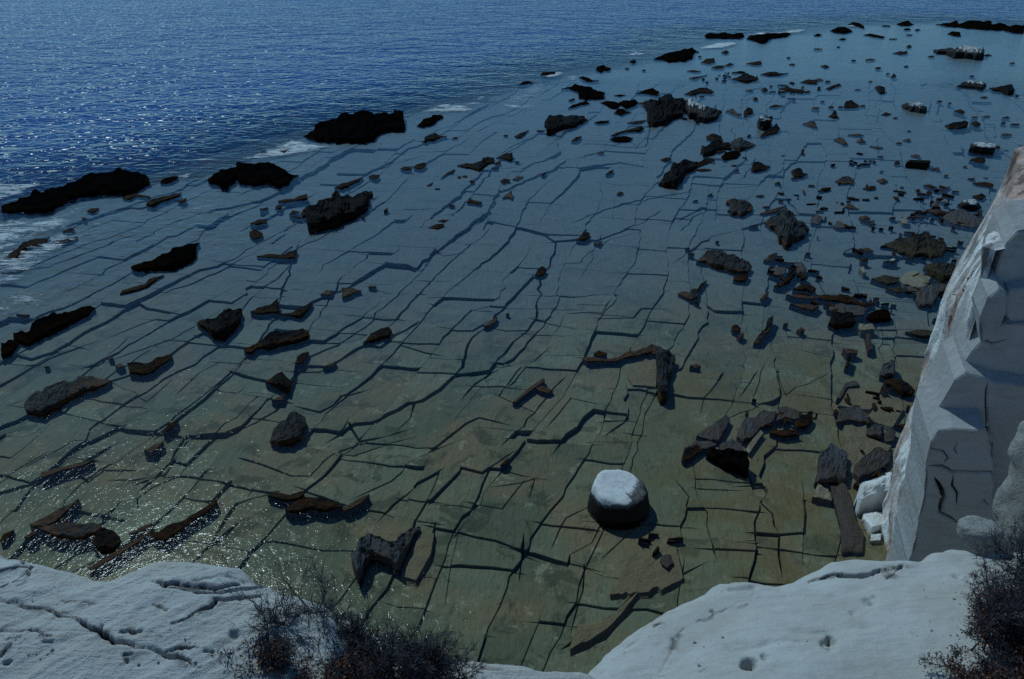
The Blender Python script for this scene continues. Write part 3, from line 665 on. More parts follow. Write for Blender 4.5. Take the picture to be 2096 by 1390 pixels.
ROCKS = [  # outline, material, own label (None = told from its neighbours), options
 # --- the black reef along the drop to the open sea
 ('A 8,1270 60,1235 130,1215 200,1190 215,1160 260,1162 350,1150 420,1120 480,1095 540,1070 605,1050 630,1060 690,1040 780,1028 840,1040 880,1065 915,1085 900,1100 930,1125 880,1140 850,1160 790,1185 700,1190 540,1195 480,1205 430,1228 370,1250 310,1288 205,1305 120,1300 8,1298', 'black', 'long black reef ridge sloping down to the left edge above white foam', dict(L='the long black reef ridge')),
 ('A 980,1122 985,1105 1020,1085 1060,1075 1090,1078 1085,1095 1060,1110 1020,1124', 'black', 'small black hump between the long reef ridge and the split foamy reef rock', {}),
 ('A 1270,1098 1320,1055 1400,1030 1455,1018 1470,1040 1455,1075 1440,1100 1380,1145 1345,1145 1350,1125 1290,1122', 'black', 'left half of the split reef rock, smooth black side with brown foot', {}),
 ('A 1440,1000 1500,990 1560,995 1650,990 1690,1010 1760,1040 1785,1065 1825,1072 1795,1090 1760,1130 1700,1140 1640,1120 1570,1132 1500,1122 1455,1118 1470,1080 1560,1060 1540,1025 1450,1030', 'black', 'right half of the split reef rock, jagged, white foam in its notch', dict(L='the split foamy reef rock')),
 ('A 893,1255 900,1235 950,1215 1010,1200 1070,1185 1110,1180 1100,1198 1050,1215 1000,1230 930,1260', 'wet', 'narrow slanting dark rock below the end of the long reef ridge', {}),
 ('A 750,1215 770,1195 830,1185 860,1190 920,1200 925,1214 890,1207 830,1202 790,1222', 'wet', None, {}), ('A 530,1292 560,1275 605,1272 595,1290 560,1302', 'wet', None, {}), ('A 1085,1230 1140,1212 1135,1230 1105,1242', 'wet', None, {}),
 ('A 1700,1228 1760,1215 1800,1215 1830,1195 1880,1183 1870,1200 1880,1215 1850,1226 1800,1227 1740,1240', 'wet', None, {}), ('A 1588,1278 1640,1268 1625,1284', 'wet', None, {}), ('A 1682,1268 1700,1253 1725,1260 1720,1275 1695,1280', 'wet', None, {}), ('A 1768,1312 1790,1288 1832,1295 1805,1307', 'wet', None, {}),
 ('A 1530,1367 1580,1345 1632,1338 1622,1362 1570,1372', 'wet', None, {}), ('A 1690,932 1740,924 1768,910 1745,940', 'black', None, {}), ('A 1590,932 1632,930', 'black', None, {}), ('A 500,1337 528,1335', 'wet', None, {}),
 ('B -242,838 -200,810 -165,790 -165,760 -100,740 -40,710 20,700 100,688 180,680 240,695 290,690 340,685 350,672 380,675 378,695 345,705 335,735 290,748 300,770 340,755 388,765 350,778 390,795 300,803 240,812 200,848 160,868 100,874 40,874 -100,862 -170,852', 'black', 'biggest black reef rock, broad hump standing at the drop to open sea', dict(L='the biggest black reef rock')),
 ('B 458,772 500,730 545,715 560,700 610,703 622,720 580,737 560,757 520,772 490,777', 'black', None, {}), ('B 488,866 530,850 505,838 540,825 570,813 600,830 642,832 590,847 560,860 530,857 510,870', 'wet', None, {}), ('B 675,843 712,843', 'wet', None, {}),
 ('B 1213,457 1230,440 1270,438 1310,438 1297,460 1250,467', 'black', None, {}), ('B 1080,522 1110,498 1140,493 1172,508 1140,512 1110,518', 'black', None, {}), ('B 1553,428 1560,405 1600,396 1620,410 1647,415 1637,432 1600,432 1585,442', 'black', None, {}),
 ('B 1758,377 1785,361 1803,375 1785,390', 'black', None, {}), ('B 1730,418 1757,420', 'wet', None, {}), ('B 1835,430 1857,428', 'wet', None, {}),
 ('B 1903,363 1960,335 2005,318 2060,305 2110,300 2140,286 2165,308 2187,318 2150,327 2145,352 2110,367 2060,372 2000,378 1980,367', 'black', 'pointed black reef rock with a long flat left tip far out on the edge', dict(L='the pointed black reef rock')),
 ('B 1448,472 1480,466 1510,475 1530,490 1572,492 1530,502 1495,497', 'black', None, {}),
 ('B 1343,543 1400,530 1420,515 1450,523 1500,523 1530,545 1570,555 1614,565 1570,575 1530,573 1605,590 1605,602 1550,604 1490,602 1450,592 1470,572 1430,552 1390,542', 'black', 'ragged black rock like spread wings on the inner side of the foam', dict(L='the ragged winged rock')),
 ('B 1383,663 1410,640 1450,630 1495,618 1517,635 1470,642 1420,658', 'black', None, {}), ('B 1385,614 1415,600 1427,608 1400,620', 'black', None, {}), ('B 1798,572 1850,550 1900,538 1942,560 1932,582 1900,578 1850,572', 'black', None, {}),
 ('B 1583,627 1620,615 1660,620 1690,630 1720,615 1790,608 1817,630 1780,647 1740,657 1700,642 1680,662 1640,657 1620,642', 'black', None, {}), ('B 1663,692 1690,663 1720,665 1740,680 1772,685 1730,697 1710,707', 'black', None, {}), ('B 1665,584 1700,578 1737,582 1700,592', 'black', None, {}),
 ('O 1308,210 1322,207 1336,205 1346,200 1360,193 1375,192 1382,203 1395,200 1405,206 1400,225 1398,238 1385,241 1370,246 1358,253 1345,259 1328,257 1326,245 1330,235 1325,222', 'wet', 'tall dark heap of broken plates, left part of the big middle rubble pile', dict(L='the big middle rubble pile')),
 ('O 1400,222 1402,206 1412,204 1428,212 1445,217 1465,222 1478,228 1471,236 1466,244 1450,248 1440,249 1425,241 1410,241', 'pale', 'white flecked heap of plates, right part of the big middle rubble pile', dict(k=.5)),
 ('B 1743,752 1800,740 1862,733 1830,754 1790,757', 'wet', None, {}), ('B 1643,830 1680,810 1740,795 1790,780 1830,768 1852,785 1820,802 1780,802 1720,810 1660,832', 'wet', None, {}), ('B 1638,850 1670,836 1740,833 1782,845 1760,864 1700,868 1655,860', 'black', None, {}), ('B 1543,750 1580,738 1637,738 1622,752 1570,757', 'black', None, {}),
 ('B 1233,772 1245,740 1270,710 1300,703 1340,698 1370,710 1430,703 1480,710 1500,735 1460,752 1420,777 1370,787 1320,802 1280,812 1250,814 1268,790', 'wet', 'broad round topped dark rock with rough broken left side, left of middle rubble', dict(L='the broad round topped dark rock')),
 ('B 1053,833 1090,815 1142,796 1120,822 1095,840 1070,843', 'wet', None, {}), ('B 990,828 1017,828', 'wet', None, {}), ('B 1403,862 1430,836 1467,830 1452,854 1425,864', 'wet', None, {}), ('B 1188,800 1242,800', 'wet', None, {}), ('B 1558,930 1607,932', 'brown', None, {}), ('B 1613,1067 1640,1043 1662,1038 1652,1057 1630,1067', 'wet', None, {}), ('B 1948,976 1990,960 2017,970 2000,982 1970,987', 'wet', None, {}),
 ('O 1348,376 1360,355 1370,348 1374,329 1392,327 1408,329 1432,331 1425,345 1405,353 1396,366 1385,381 1370,382 1358,381', 'wet', 'leaning block of dark layered rock with a long arm pointing right', dict(L='the leaning layered rock')),
 ('O 1424,345 1432,332 1441,326 1456,324 1464,328 1446,337', 'wet', 'long thin arm of dark rock reaching right from the leaning layered rock', {}),
 ('B 703,1012 740,1000 800,1002 855,985 865,963 900,960 932,965 932,992 900,1002 870,1022 840,1047 800,1032 750,1024', 'wet', 'wedge shaped brown black rock with its square end up, alone among left shallows', dict(L='the wedge shaped rock')),
 ('B 943,967 985,945 1042,930 1022,955 1052,970 1030,982 990,972', 'wet', None, {}), ('B 928,1002 965,983 972,1000 945,1007', 'wet', None, {}), ('B 1055,990 1087,992', 'wet', None, {}), ('B 603,1093 640,1060 692,1033 682,1057 650,1067 620,1087', 'wet', None, {}),
 ('B 358,1032 380,1018 420,1022 427,1035 390,1042', 'wet', None, {}), ('B 438,1022 460,1000 510,993 517,1010 490,1032 460,1034', 'wet', None, {}), ('B 163,1080 190,1063 230,1070 217,1090 195,1098', 'wet', None, {}), ('O 684,384 700,375 720,370 743,362 735,371 715,379 700,387', 'wet', None, {}),
 ('B 778,1112 795,1098 814,1110 795,1122', 'wet', None, {}), ('B 968,1107 990,1093 1027,1097 1027,1114 990,1120', 'wet', None, {}), ('B 1043,1097 1070,1078 1112,1080 1072,1102', 'brown', None, {}), ('B 983,1212 1000,1190 1040,1163 1027,1190 1042,1220 1015,1207', 'brown', 'small brown forked rock like a bird track in the middle shallows', {}),
 ('B 763,1237 780,1208 800,1220 857,1235 842,1252 800,1242', 'wet', None, {}), ('B 655,1258 690,1256', 'wet', None, {}), ('B 1218,1070 1250,1048 1245,1062 1230,1077', 'wet', None, {}), ('B 520,1134 557,1116 540,1137', 'wet', None, {}), ('B 585,1155', 'wet', None, {}), ('B 718,1084', 'wet', None, {}), ('B 752,1078', 'wet', None, {}), ('B 935,1028', 'wet', None, {}), ('B 1680,1187 1700,1170 1722,1180 1700,1192', 'wet', None, {}),
 ('B 588,1352 620,1340 647,1348 620,1362', 'wet', None, {}), ('B 528,1393 570,1373 622,1368 627,1387 580,1402', 'wet', None, {}),
 ('O 620,431 640,418 660,412 680,400 695,392 707,398 722,398 736,392 762,391 763,402 751,406 756,416 748,426 735,436 720,446 700,456 680,463 655,469 635,471 629,460 640,450 624,441', 'wet', 'fan of broken dark plates sloping down left in the left shallows', dict(L='the fan of broken dark plates')),
 # --- the far right of the shelf
 ('C 138,218 150,205 170,198 220,205 270,196 310,205 370,203 382,225 350,237 200,235 150,235', 'black', 'straight black bar of reef rock far out with white foam in front', dict(L='the straight black reef bar')),
 ('C 393,238 420,215 480,205 530,198 580,205 640,198 670,208 640,222 580,230 530,237 510,257 480,260 440,247', 'black', 'black reef rock with a long right tail just past the straight bar', {}),
 ('C 903,188 950,168 1000,166 1030,180 1047,196 990,200 940,197', 'black', None, {}), ('C 1013,152 1045,135 1080,138 1112,158 1117,177 1080,164 1050,158', 'black', None, {}), ('C 1308,148 1345,132 1385,126 1402,145 1422,150 1380,159 1340,159', 'black', None, {}),
 ('C 1548,150 1620,140 1680,128 1692,145 1730,130 1790,123 1850,126 1885,126 1892,150 1940,140 1990,155 2096,148 2096,200 2030,198 1960,183 1900,183 1800,174 1700,167 1610,160', 'black', 'long low black reef at the far right edge below the open sea', dict(L='the long low black reef on the far right')),
 ('C 1623,207 1650,190 1700,196 1707,224 1670,222 1640,214', 'black', None, {}), ('C 803,217 830,203 857,215 830,224', 'black', None, {}), ('C 958,241 985,231 1007,240 980,247', 'black', None, {}), ('C 1108,214 1150,203 1200,213 1242,225 1230,234 1180,227', 'black', None, {}), ('C 1368,213 1412,214', 'wet', None, {}), ('C 1220,160 1277,158', 'black', None, {}), ('C 1290,238', 'wet', None, {}), ('C 1380,180', 'black', None, {}), ('C 1440,183', 'black', None, {}), ('C 1370,287 1390,270 1407,285 1385,294', 'wet', None, {}), ('C 1288,327 1330,313 1360,316 1375,308 1380,325 1340,337', 'wet', None, {}),
 ('C 1533,308 1590,295 1640,288 1690,286 1710,273 1740,276 1760,290 1830,293 1847,310 1842,358 1790,360 1730,354 1660,347 1610,327 1560,327', 'pale', 'wide dark block with a ragged white top under the far right reef', dict(L='the wide white topped block', k=.40, front=.8)),
 ('C 1845,340 1870,328 1897,338 1865,347', 'wet', None, {}), ('C 1525,345', 'wet', None, {}), ('C 2000,382 2037,390', 'brown', None, {}), ('C 238,320 270,303 290,320 265,332', 'wet', None, {}), ('C 116,382 150,358 197,353 202,382 160,390', 'wet', None, {}), ('C 178,412 220,398 262,400 250,417 200,420', 'wet', None, {}), ('C 260,402 290,383 320,391 290,404', 'wet', None, {}), ('C 393,387 440,376 482,373 490,392 450,400', 'wet', None, {}), ('C 28,433 70,428 117,437 80,442', 'wet', None, {}), ('C 43,477 90,468 157,458 110,474 70,484', 'wet', None, {}), ('C 95,345 122,347', 'wet', None, {}), ('C 640,352 665,353', 'wet', None, {}), ('C 848,402 880,393 902,410 875,417', 'wet', None, {}),
 ('C 298,483 340,470 370,450 390,438 410,450 440,468 473,480 450,494 400,503 350,494', 'wet', 'peaked dark mound of rubble with spreading foot, alone in the far shallows', dict(L='the peaked dark mound')),
 ('C 478,454 530,440 570,438 600,448 652,447 600,460 540,463', 'wet', None, {}), ('C 280,468 300,470', 'wet', None, {}), ('C 300,445 342,443', 'wet', None, {}), ('C 723,502 770,486 832,493 827,514 770,510', 'wet', None, {}), ('C 800,490 840,476 867,490 840,494', 'brown', None, {}), ('C 878,542 910,525 960,510 977,522 930,537 900,550', 'wet', None, {}), ('C 588,542 640,530 680,540 730,548 762,560 740,570 680,560 630,552', 'wet', None, {}), ('C 483,547 505,533 527,550 505,564', 'wet', None, {}), ('C 535,528 555,528', 'wet', None, {}), ('C 388,552 420,545 440,556 410,560', 'brown', None, {}), ('C 13,577 60,550 110,533 160,538 197,560 180,572 110,567 60,582', 'wet', None, {}), ('C 103,588 140,588', 'wet', None, {}), ('C 433,602 450,590 467,608 445,617', 'wet', None, {}),
 ('C 1178,532 1205,518 1242,533 1227,550 1247,570 1210,570 1195,552', 'wet', None, {}), ('C 1248,450 1270,449', 'wet', None, {}), ('C 1278,467 1295,448 1312,465 1290,477', 'wet', None, {}), ('C 1353,406 1387,407', 'wet', None, {}), ('C 1140,495 1165,498', 'brown', None, {}), ('C 1758,466 1787,463', 'wet', None, {}),
 ('C 1678,528 1710,505 1745,488 1790,498 1850,503 1864,525 1840,542 1770,537 1720,532', 'pale', 'low dark wedge with a pale crest right of the white topped blocks', dict(k=.42)),
 ('C 1878,537 1920,533 1970,523 2010,513 2032,545 2032,572 1990,570 1950,557 1900,552', 'wet', 'rough dark rock with a stepped right end near the right edge', {}),
 ('C 1828,594 1872,596', 'wet', None, {}), ('C 2050,585', 'wet', None, {}), ('C 990,656 990,645 995,620 1030,613 1070,633 1087,650 1060,660 1000,660', 'wet', 'rounded dark boulder in the middle of the far right shallows', dict(L='the rounded dark boulder')), ('C 953,656 988,652', 'wet', None, {}), ('C 1090,648 1122,646', 'wet', None, {}), ('C 893,656 933,652', 'wet', None, {}), ('C 893,712 920,693 927,670 947,680 942,700 962,722 920,720', 'wet', None, {}), ('C 1218,702 1245,686 1282,698 1255,708', 'wet', None, {}),
 ('C 1338,643 1360,630 1400,620 1440,626 1490,648 1497,670 1492,690 1450,692 1400,682 1350,662', 'pale', 'thick dark block with a thin white cap in the far right shallows', dict(L='the thick white capped block', k=.42, front=.75)),
 ('C 1663,677 1700,668 1732,685 1715,700', 'wet', None, {}), ('C 1560,618 1592,620', 'wet', None, {}), ('C 1625,628 1652,632', 'brown', None, {}), ('C 1608,768 1650,750 1715,743 1725,733 1752,750 1747,777 1690,787 1630,787', 'wet', 'long dark rock with a small knob on its right end, right shallows', {}), ('C 1763,752 1800,740 1830,760 1800,774', 'wet', None, {}), ('C 1958,720 1990,710 2007,722', 'wet', None, {}), ('C 1950,750 1982,753', 'wet', None, {}), ('C 2010,757 2064,763', 'wet', None, {}),
 ('C 738,757 790,738 812,745 827,780 790,772', 'brown', None, {}), ('C 378,682 400,658 432,665 437,692 400,702 385,697', 'wet', None, {}), ('C 268,677 310,663 330,688 368,700 340,707 300,687', 'brown', None, {}), ('C 533,652 570,640 622,646 560,657', 'wet', None, {}),
 ('C 458,748 470,713 500,703 545,708 550,745 542,777 500,787 470,782', 'pale', 'upright square block with a white top, dark and cracked in front', dict(L='the upright white topped block', k=.35, front=.9)), ('C 478,832 510,800 560,775 575,743 587,770 602,790 570,817 520,827 490,840', 'wet', 'dark slanting rock leaning against the foot of the upright white topped block', {}),
 ('C 148,832 200,813 242,835 247,862 200,862 165,852', 'wet', None, {}), ('C 118,912 170,875 230,863 290,868 302,890 260,907 210,922 180,947 130,957 124,940', 'wet', 'dark tumbled rock with a downward left foot, in the cluster of dark plates', dict(L='the cluster of dark plates')), ('C 298,862 350,843 400,858 430,878 452,885 400,907 350,922 310,897', 'brown', 'brown flat plates at the right of the cluster of dark plates', {}), ('C 238,957 270,925 330,918 360,940 342,967 290,977 255,974', 'black', 'smooth oval black boulder at the foot of the cluster of dark plates', {}), ('C 368,962 397,960 395,974', 'wet', None, {}), ('C 728,940 733,908 742,905 747,935 742,945', 'wet', 'thin upright stone standing alone like a post in the right shallows', dict(k=.25)),
 ('C 928,857 960,836 990,850 1017,882 990,882', 'brown', None, {}), ('C 1015,824 1080,816 1112,828 1080,834', 'brown', None, {}), ('C 1068,862 1100,843 1127,870 1090,874', 'brown', None, {}), ('C 1148,892 1200,896 1232,903 1190,908', 'brown', None, {}), ('C 1308,872 1347,876', 'wet', None, {}), ('C 1353,857 1385,843 1402,860 1380,866', 'brown', None, {}),
 ('C 1756,920 1758,885 1765,872 1840,868 1910,878 1917,900 1912,933 1840,928 1758,917', 'pale', 'oblong dark block with a bright white flat top near the cliff', dict(L='the oblong white topped block', k=.40, front=.85, terr=False, rough=.5)), ('C 1918,907 1922,893 1940,886 1947,905', 'wet', None, {}), ('C 1758,982 1765,968 1800,963 1850,963 1857,985 1840,997 1790,987', 'wet', 'small squared dark block in front of the oblong white topped block', {}), ('C 1368,1012 1370,985 1390,975 1450,978 1515,982 1517,1005 1502,1025 1430,1017', 'wet', 'black oblong squared block with flat top lying in the right shallows', dict(L='the black oblong block', k=.35, front=.9, terr=False, rough=.5)), ('C 1298,1000 1300,988 1320,980 1337,1000 1310,1007', 'wet', None, {}), ('C 1513,1032 1570,1023 1577,1044', 'brown', None, {}), ('C 1195,958 1232,956', 'brown', None, {}), ('C 1400,950 1430,943 1457,950 1455,967', 'brown', None, {}),
 ('C 423,1045 425,1030 435,993 470,988 500,1008 542,1020 510,1037 470,1047 440,1052', 'wet', None, {}), ('C 668,1042 690,1033 710,1028 737,1035 737,1055 772,1065 740,1082 690,1087 680,1062', 'wet', None, {}), ('C 300,1015 337,1012', 'wet', None, {}), ('C 310,1042 352,1038', 'brown', None, {}), ('C 78,1038 182,1042', 'wet', None, {}), ('C 938,1107 980,1083 1020,1076 1057,1100 1042,1127 1000,1127 960,1122', 'brown', None, {}), ('C 1193,1102 1230,1090 1262,1110 1225,1124', 'brown', None, {}), ('C 568,1122 595,1108 607,1132', 'wet', None, {}), ('C 770,1130 817,1139', 'wet', None, {}), ('C 1108,1152 1150,1138 1187,1138 1182,1160 1140,1162', 'wet', None, {}), ('C 830,1165 864,1169', 'wet', None, {}), ('C 738,1165 746,1158 757,1188 748,1192', 'brown', None, {}), ('C 1478,1132 1520,1126 1562,1150 1530,1152', 'wet', None, {}), ('C 1558,1164 1610,1150 1642,1138 1600,1167', 'brown', None, {}), ('C 1748,1092 1792,1088 1780,1104', 'wet', None, {}), ('C 1778,1117 1850,1113 1907,1125 1902,1150 1850,1137 1800,1130', 'wet', None, {}), ('C 1778,1196 1830,1183 1862,1200 1830,1222 1790,1212', 'wet', None, {}),
 ('C 268,1245 270,1222 300,1218 350,1223 400,1228 437,1265 422,1292 360,1317 320,1312 293,1302 338,1277 328,1257', 'brown', 'grey tilted plate with a dark thick front edge in the middle right shallows', dict(L='the grey tilted plate', front=.5)), ('C 455,1195 502,1199', 'wet', None, {}), ('C 158,1194 187,1178 180,1196', 'wet', None, {}), ('C 993,1267 1020,1243 1050,1260 1082,1280 1030,1277', 'brown', None, {}), ('C 1083,1327 1120,1313 1152,1335 1110,1347', 'brown', None, {}), ('C 1528,1255 1530,1240 1555,1228 1577,1255 1550,1277', 'slate', 'blue grey rounded stone at the left end of the dark heap near the cliff', {}),
 ('C 1688,1252 1720,1225 1780,1213 1810,1238 1832,1270 1780,1277 1720,1267', 'pale', 'dark heap with one white fleck on top beside the marble cliff', dict(k=.5)), ('C 1598,1322 1650,1290 1720,1280 1780,1308 1840,1340 1830,1375 1790,1395 1720,1382 1640,1362 1600,1342', 'slate', 'big heap of grey black plates at the shore beside the marble cliff', dict(L='the heap of grey black plates', front=.4)), ('C 1478,1292 1560,1278 1642,1300 1560,1312', 'brown', None, {}), ('C 1338,1342 1360,1313 1377,1330 1377,1372 1350,1367', 'tan', None, {}), ('C 1378,1327 1440,1320 1482,1332', 'brown', None, {}), ('C 478,1304 540,1280 642,1253 580,1298 500,1310', 'brown', 'flat brown slab barely out of the water beside the boulder of broken layers', {}),
 ('O 1569,457 1580,440 1600,430 1620,431 1629,448 1646,458 1653,470 1646,483 1625,493 1610,499 1594,493 1605,482 1589,471 1574,464', 'brown', 'boulder of broken grey layers with thick dark front in the right shallows', dict(L='the boulder of broken layers', front=.6)), ('C 788,1335 820,1308 857,1323 852,1347 832,1372 790,1367', 'slate', None, {}), ('C 928,1385 950,1348 980,1358 1002,1390 960,1400', 'slate', None, {}), ('C 1095,1345 1140,1352 1180,1348 1140,1362', 'brown', None, {}), ('C 1270,1330 1310,1334', 'wet', None, {}), ('C 1150,1365 1185,1372', 'brown', None, {}), ('C 1600,1075 1630,1070', 'brown', None, {}), ('C 1420,948 1445,950', 'brown', None, {}), ('C 690,1090', 'wet', None, {}), ('C 605,1225', 'wet', None, {}), ('C 655,1218', 'wet', None, {}), ('C 1790,715', 'brown', None, {}), ('C 1840,710 1885,712', 'brown', None, {}), ('C 1950,815 2020,830', 'brown', None, {}), ('C 1290,720 1320,722', 'brown', None, {}), ('C 860,620', 'brown', None, {}), ('C 1075,547', 'brown', None, {}), ('C 1120,350 1185,380', 'brown', None, {}), ('C 1200,415', 'wet', None, {}), ('C 1050,370', 'wet', None, {}), ('C 675,393', 'wet', None, {}), ('C 800,298 858,300', 'brown', None, {}), ('C 945,288 970,287', 'wet', None, {}), ('C 890,498', 'wet', None, {}), ('C 620,945', 'tan', None, {}), ('C 820,660', 'brown', None, {}), ('C 1380,800 1400,802', 'brown', None, {}), ('C 1720,1018 1745,1018', 'brown', None, {}), ('C 1600,1230', 'tan', None, {}),
 # --- shore rubble under the marble cliff
 ('F 88,210 140,165 150,138 210,138 270,158 340,178 402,215 427,245 407,280 290,268 220,243 150,217', 'brown', 'broad flat dark rock with a stepped right end, inner right shallows', dict(L='the broad flat dark rock', front=.55)), ('F 312,325 318,300 350,285 405,280 407,310 387,337 330,330', 'wet', None, {}), ('F 498,203 540,160 582,153 572,185 530,210', 'brown', None, {}), ('F 758,160 787,160', 'wet', None, {}), ('F 205,88 228,90', 'wet', None, {}), ('F 18,128 47,132', 'wet', None, {}), ('F 38,160 77,165', 'wet', None, {}),
 ('F 538,262 580,240 642,248 627,287 575,297', 'slate', None, {}), ('F 563,362 610,340 650,288 680,238 702,238 692,290 650,337 610,367', 'wet', 'thin upright dark fin of rock slanting up right above the flat shore rubble', dict(L='the slanting dark fin')), ('F 688,222 730,213 762,255 742,287 700,287', 'slate', None, {}), ('F 678,377 720,350 780,343 822,375 800,397 760,382 720,387', 'wet', None, {}), ('F -22,405 0,393 50,400 60,376 97,376 92,430 60,452 20,432', 'brown', None, {}), ('F 88,392 110,350 152,323 130,352 110,382', 'wet', None, {}), ('F 78,462 107,464', 'wet', None, {}), ('F 478,435 510,400 532,393 517,427 490,447', 'brown', None, {}), ('F 438,708 460,670 510,620 520,558 557,538 557,590 530,642 490,682 465,717', 'brown', 'narrow upright brown rock rib running up right, inner right shallows', dict(k=.7)), ('F 303,612 308,600 337,596 362,620 340,642 310,632', 'wet', None, {}), ('F 338,662 375,638 377,662 355,680', 'brown', None, {}), ('F 703,627 730,610 752,628 725,642', 'brown', None, {}), ('F 48,847 90,833 117,850 85,864', 'brown', None, {}), ('F 622,592 650,590', 'brown', None, {}),
 ('F 1238,105 1300,75 1370,60 1440,28 1490,38 1540,75 1602,85 1582,102 1612,150 1592,177 1530,182 1470,174 1410,187 1370,167 1300,142 1250,122', 'mossy', 'brown weedy mound of rubble left of the marble cliff', dict(L='the brown weedy mound', front=.3, k=.7)), ('F 1233,212 1290,188 1322,205 1290,222', 'pale', None, {}), ('F 1093,195 1120,183 1142,200 1110,212', 'wet', None, {}), ('F 1083,132 1130,123 1172,145 1130,150', 'brown', None, {}), ('F 1088,252 1107,240 1127,277 1110,280', 'tan', None, {}), ('F 1158,315 1220,293 1332,305 1322,342 1260,352 1200,332', 'mossy', None, {}), ('F 1328,325 1370,270 1440,263 1522,310 1502,352 1470,377 1400,362 1350,342', 'tan', 'pale grey flat slab lying in dark rubble left of the cliff', dict(L='the pale grey flat slab', k=.9, cap=.04, front=.9, terr=False)), ('F 1478,235 1560,213 1652,218 1682,260 1662,312 1600,322 1540,292 1500,272', 'mossy', None, {}), ('F 1428,405 1480,363 1560,343 1622,350 1602,392 1572,412 1530,482 1450,480 1430,442', 'slate', 'steep grey and black stone in front of the pale grey flat slab', {}), ('F 1368,362 1440,368 1452,412 1400,402', 'slate', None, {}), ('F 1248,372 1330,363 1382,390 1320,402', 'mossy', None, {}),
 ('F 828,417 900,413 1010,413 1047,440 1100,460 1152,470 1120,487 1040,467 950,457 870,447', 'wet', 'long thin dark plate, topmost of the flat plates near the cliff', {}), ('F 898,505 902,468 960,468 1050,478 1132,495 1112,542 1050,547 1000,532 920,517', 'slate', 'bluish flat topped slab in the middle of the flat plates near the cliff', dict(L='the bluish flat slab', front=.75, terr=False)), ('F 898,590 900,560 920,515 980,520 1040,528 1062,580 1030,602 930,607', 'wet', 'dark rough block in front of the bluish flat slab', {}), ('F 1128,560 1140,525 1190,508 1230,498 1262,508 1277,567 1200,572 1170,577', 'black', 'black squared stone at the right end of the bluish flat slab', {}), ('F 638,412 720,413 852,425 800,442 720,437', 'brown', None, {}), ('F 658,467 760,473 842,478 800,512 740,497', 'brown', None, {}), ('F 1078,620 1080,588 1160,588 1182,625 1100,632', 'tan', 'small tan square stone below the bluish flat slab', {}), ('F 1123,652 1147,658 1167,747 1140,757', 'brown', None, dict(k=.9)), ('F 1368,642 1440,623 1542,638 1542,672 1480,674 1420,662', 'mossy', None, {}), ('F 1538,562 1592,528 1582,572', 'mossy', None, {}), ('F 985,742 1077,750 1075,772 1010,775', 'brown', None, {}), ('F 1000,850 1015,780 1030,775 1030,820 1015,860', 'wet', None, {}),
 ('F 1213,905 1220,828 1282,813 1302,840 1292,912 1250,917', 'slate', 'upright grey black block between the jointed slabs by the cliff', dict(k=.6)), ('F 1238,935 1300,923 1380,948 1422,1000 1402,1032 1350,1022 1290,982 1245,962', 'wet', 'dark rounded rock against the cliff foot behind the tan slabs', {}), ('F 948,1045 1000,950 1060,938 1092,970 1010,982 970,1052', 'slate', None, {}), ('F 948,1195 960,1118 1000,1093 1090,1103 1132,1140 1147,1197 1090,1192 1040,1180 980,1195', 'slate', 'arched grey black rock with a hollow shadow between two tan slabs', dict(L='the arched grey black rock')),
 ('F 968,1085 1010,980 1100,973 1182,1000 1197,1060 1152,1112 1080,1102', 'tan', 'smooth tan slab with a yellow corner behind the arched grey black rock', dict(k=.97, cap=-.04, front=.95, terr=False, rough=.3, L='the tan slab with the yellow corner')), ('F 1198,1045 1260,1030 1340,1073 1352,1110 1290,1217 1200,1192 1150,1150', 'tan', 'square tan slab right of the slab with the yellow corner', dict(k=.97, cap=-.04, front=.95, terr=False, rough=.3)), ('F 988,1300 1000,1200 1130,1198 1132,1270 1282,1330 1240,1395 1130,1430 1060,1510 1010,1480 985,1380', 'tan', 'large tan slab in front of the arched grey black rock', dict(k=.97, cap=-.04, front=.95, terr=False, rough=.3)), ('F 1133,1235 1165,1198 1227,1208 1237,1260 1207,1302 1130,1272', 'slate', 'squarish dark stone on the large tan slab', dict(k=.6)), ('F 1235,1265 1270,1218 1312,1250 1292,1312 1240,1312', 'slate', None, {}), ('F 1300,1215 1345,1200 1400,1205 1360,1225', 'wet', None, {}),
 ('F 88,1275 160,1220 230,1180 275,1143 297,1170 270,1232 225,1312 160,1302', 'slate', 'smooth grey leaf shaped slab with pointed left end in the near shore rubble', dict(L='the leaf shaped grey slab')), ('F 338,1285 345,1235 380,1158 450,1148 500,1118 582,1130 562,1192 480,1232 422,1292 380,1322', 'slate', None, {}), ('F 578,1190 590,1108 640,1088 702,1118 722,1172 690,1182 640,1162', 'slate', None, {}), ('F 688,1195 730,1138 792,1148 802,1182 760,1222 700,1232', 'wet', None, {}), ('F 538,1240 600,1238 690,1240 722,1272 620,1284 540,1264', 'wet', 'low dark stone with a tan patch below the rubble humps', {}), ('F 228,1335 300,1288 362,1320 382,1392 300,1410 235,1400', 'slate', None, {}), ('F 388,1365 430,1298 480,1238 497,1260 452,1322 410,1384', 'tan', 'narrow tan splinter of slab leaning in the near shore rubble', dict(k=.9)), ('F 40,1340 90,1300 165,1305 210,1330 150,1360 60,1365', 'slate', None, {}),
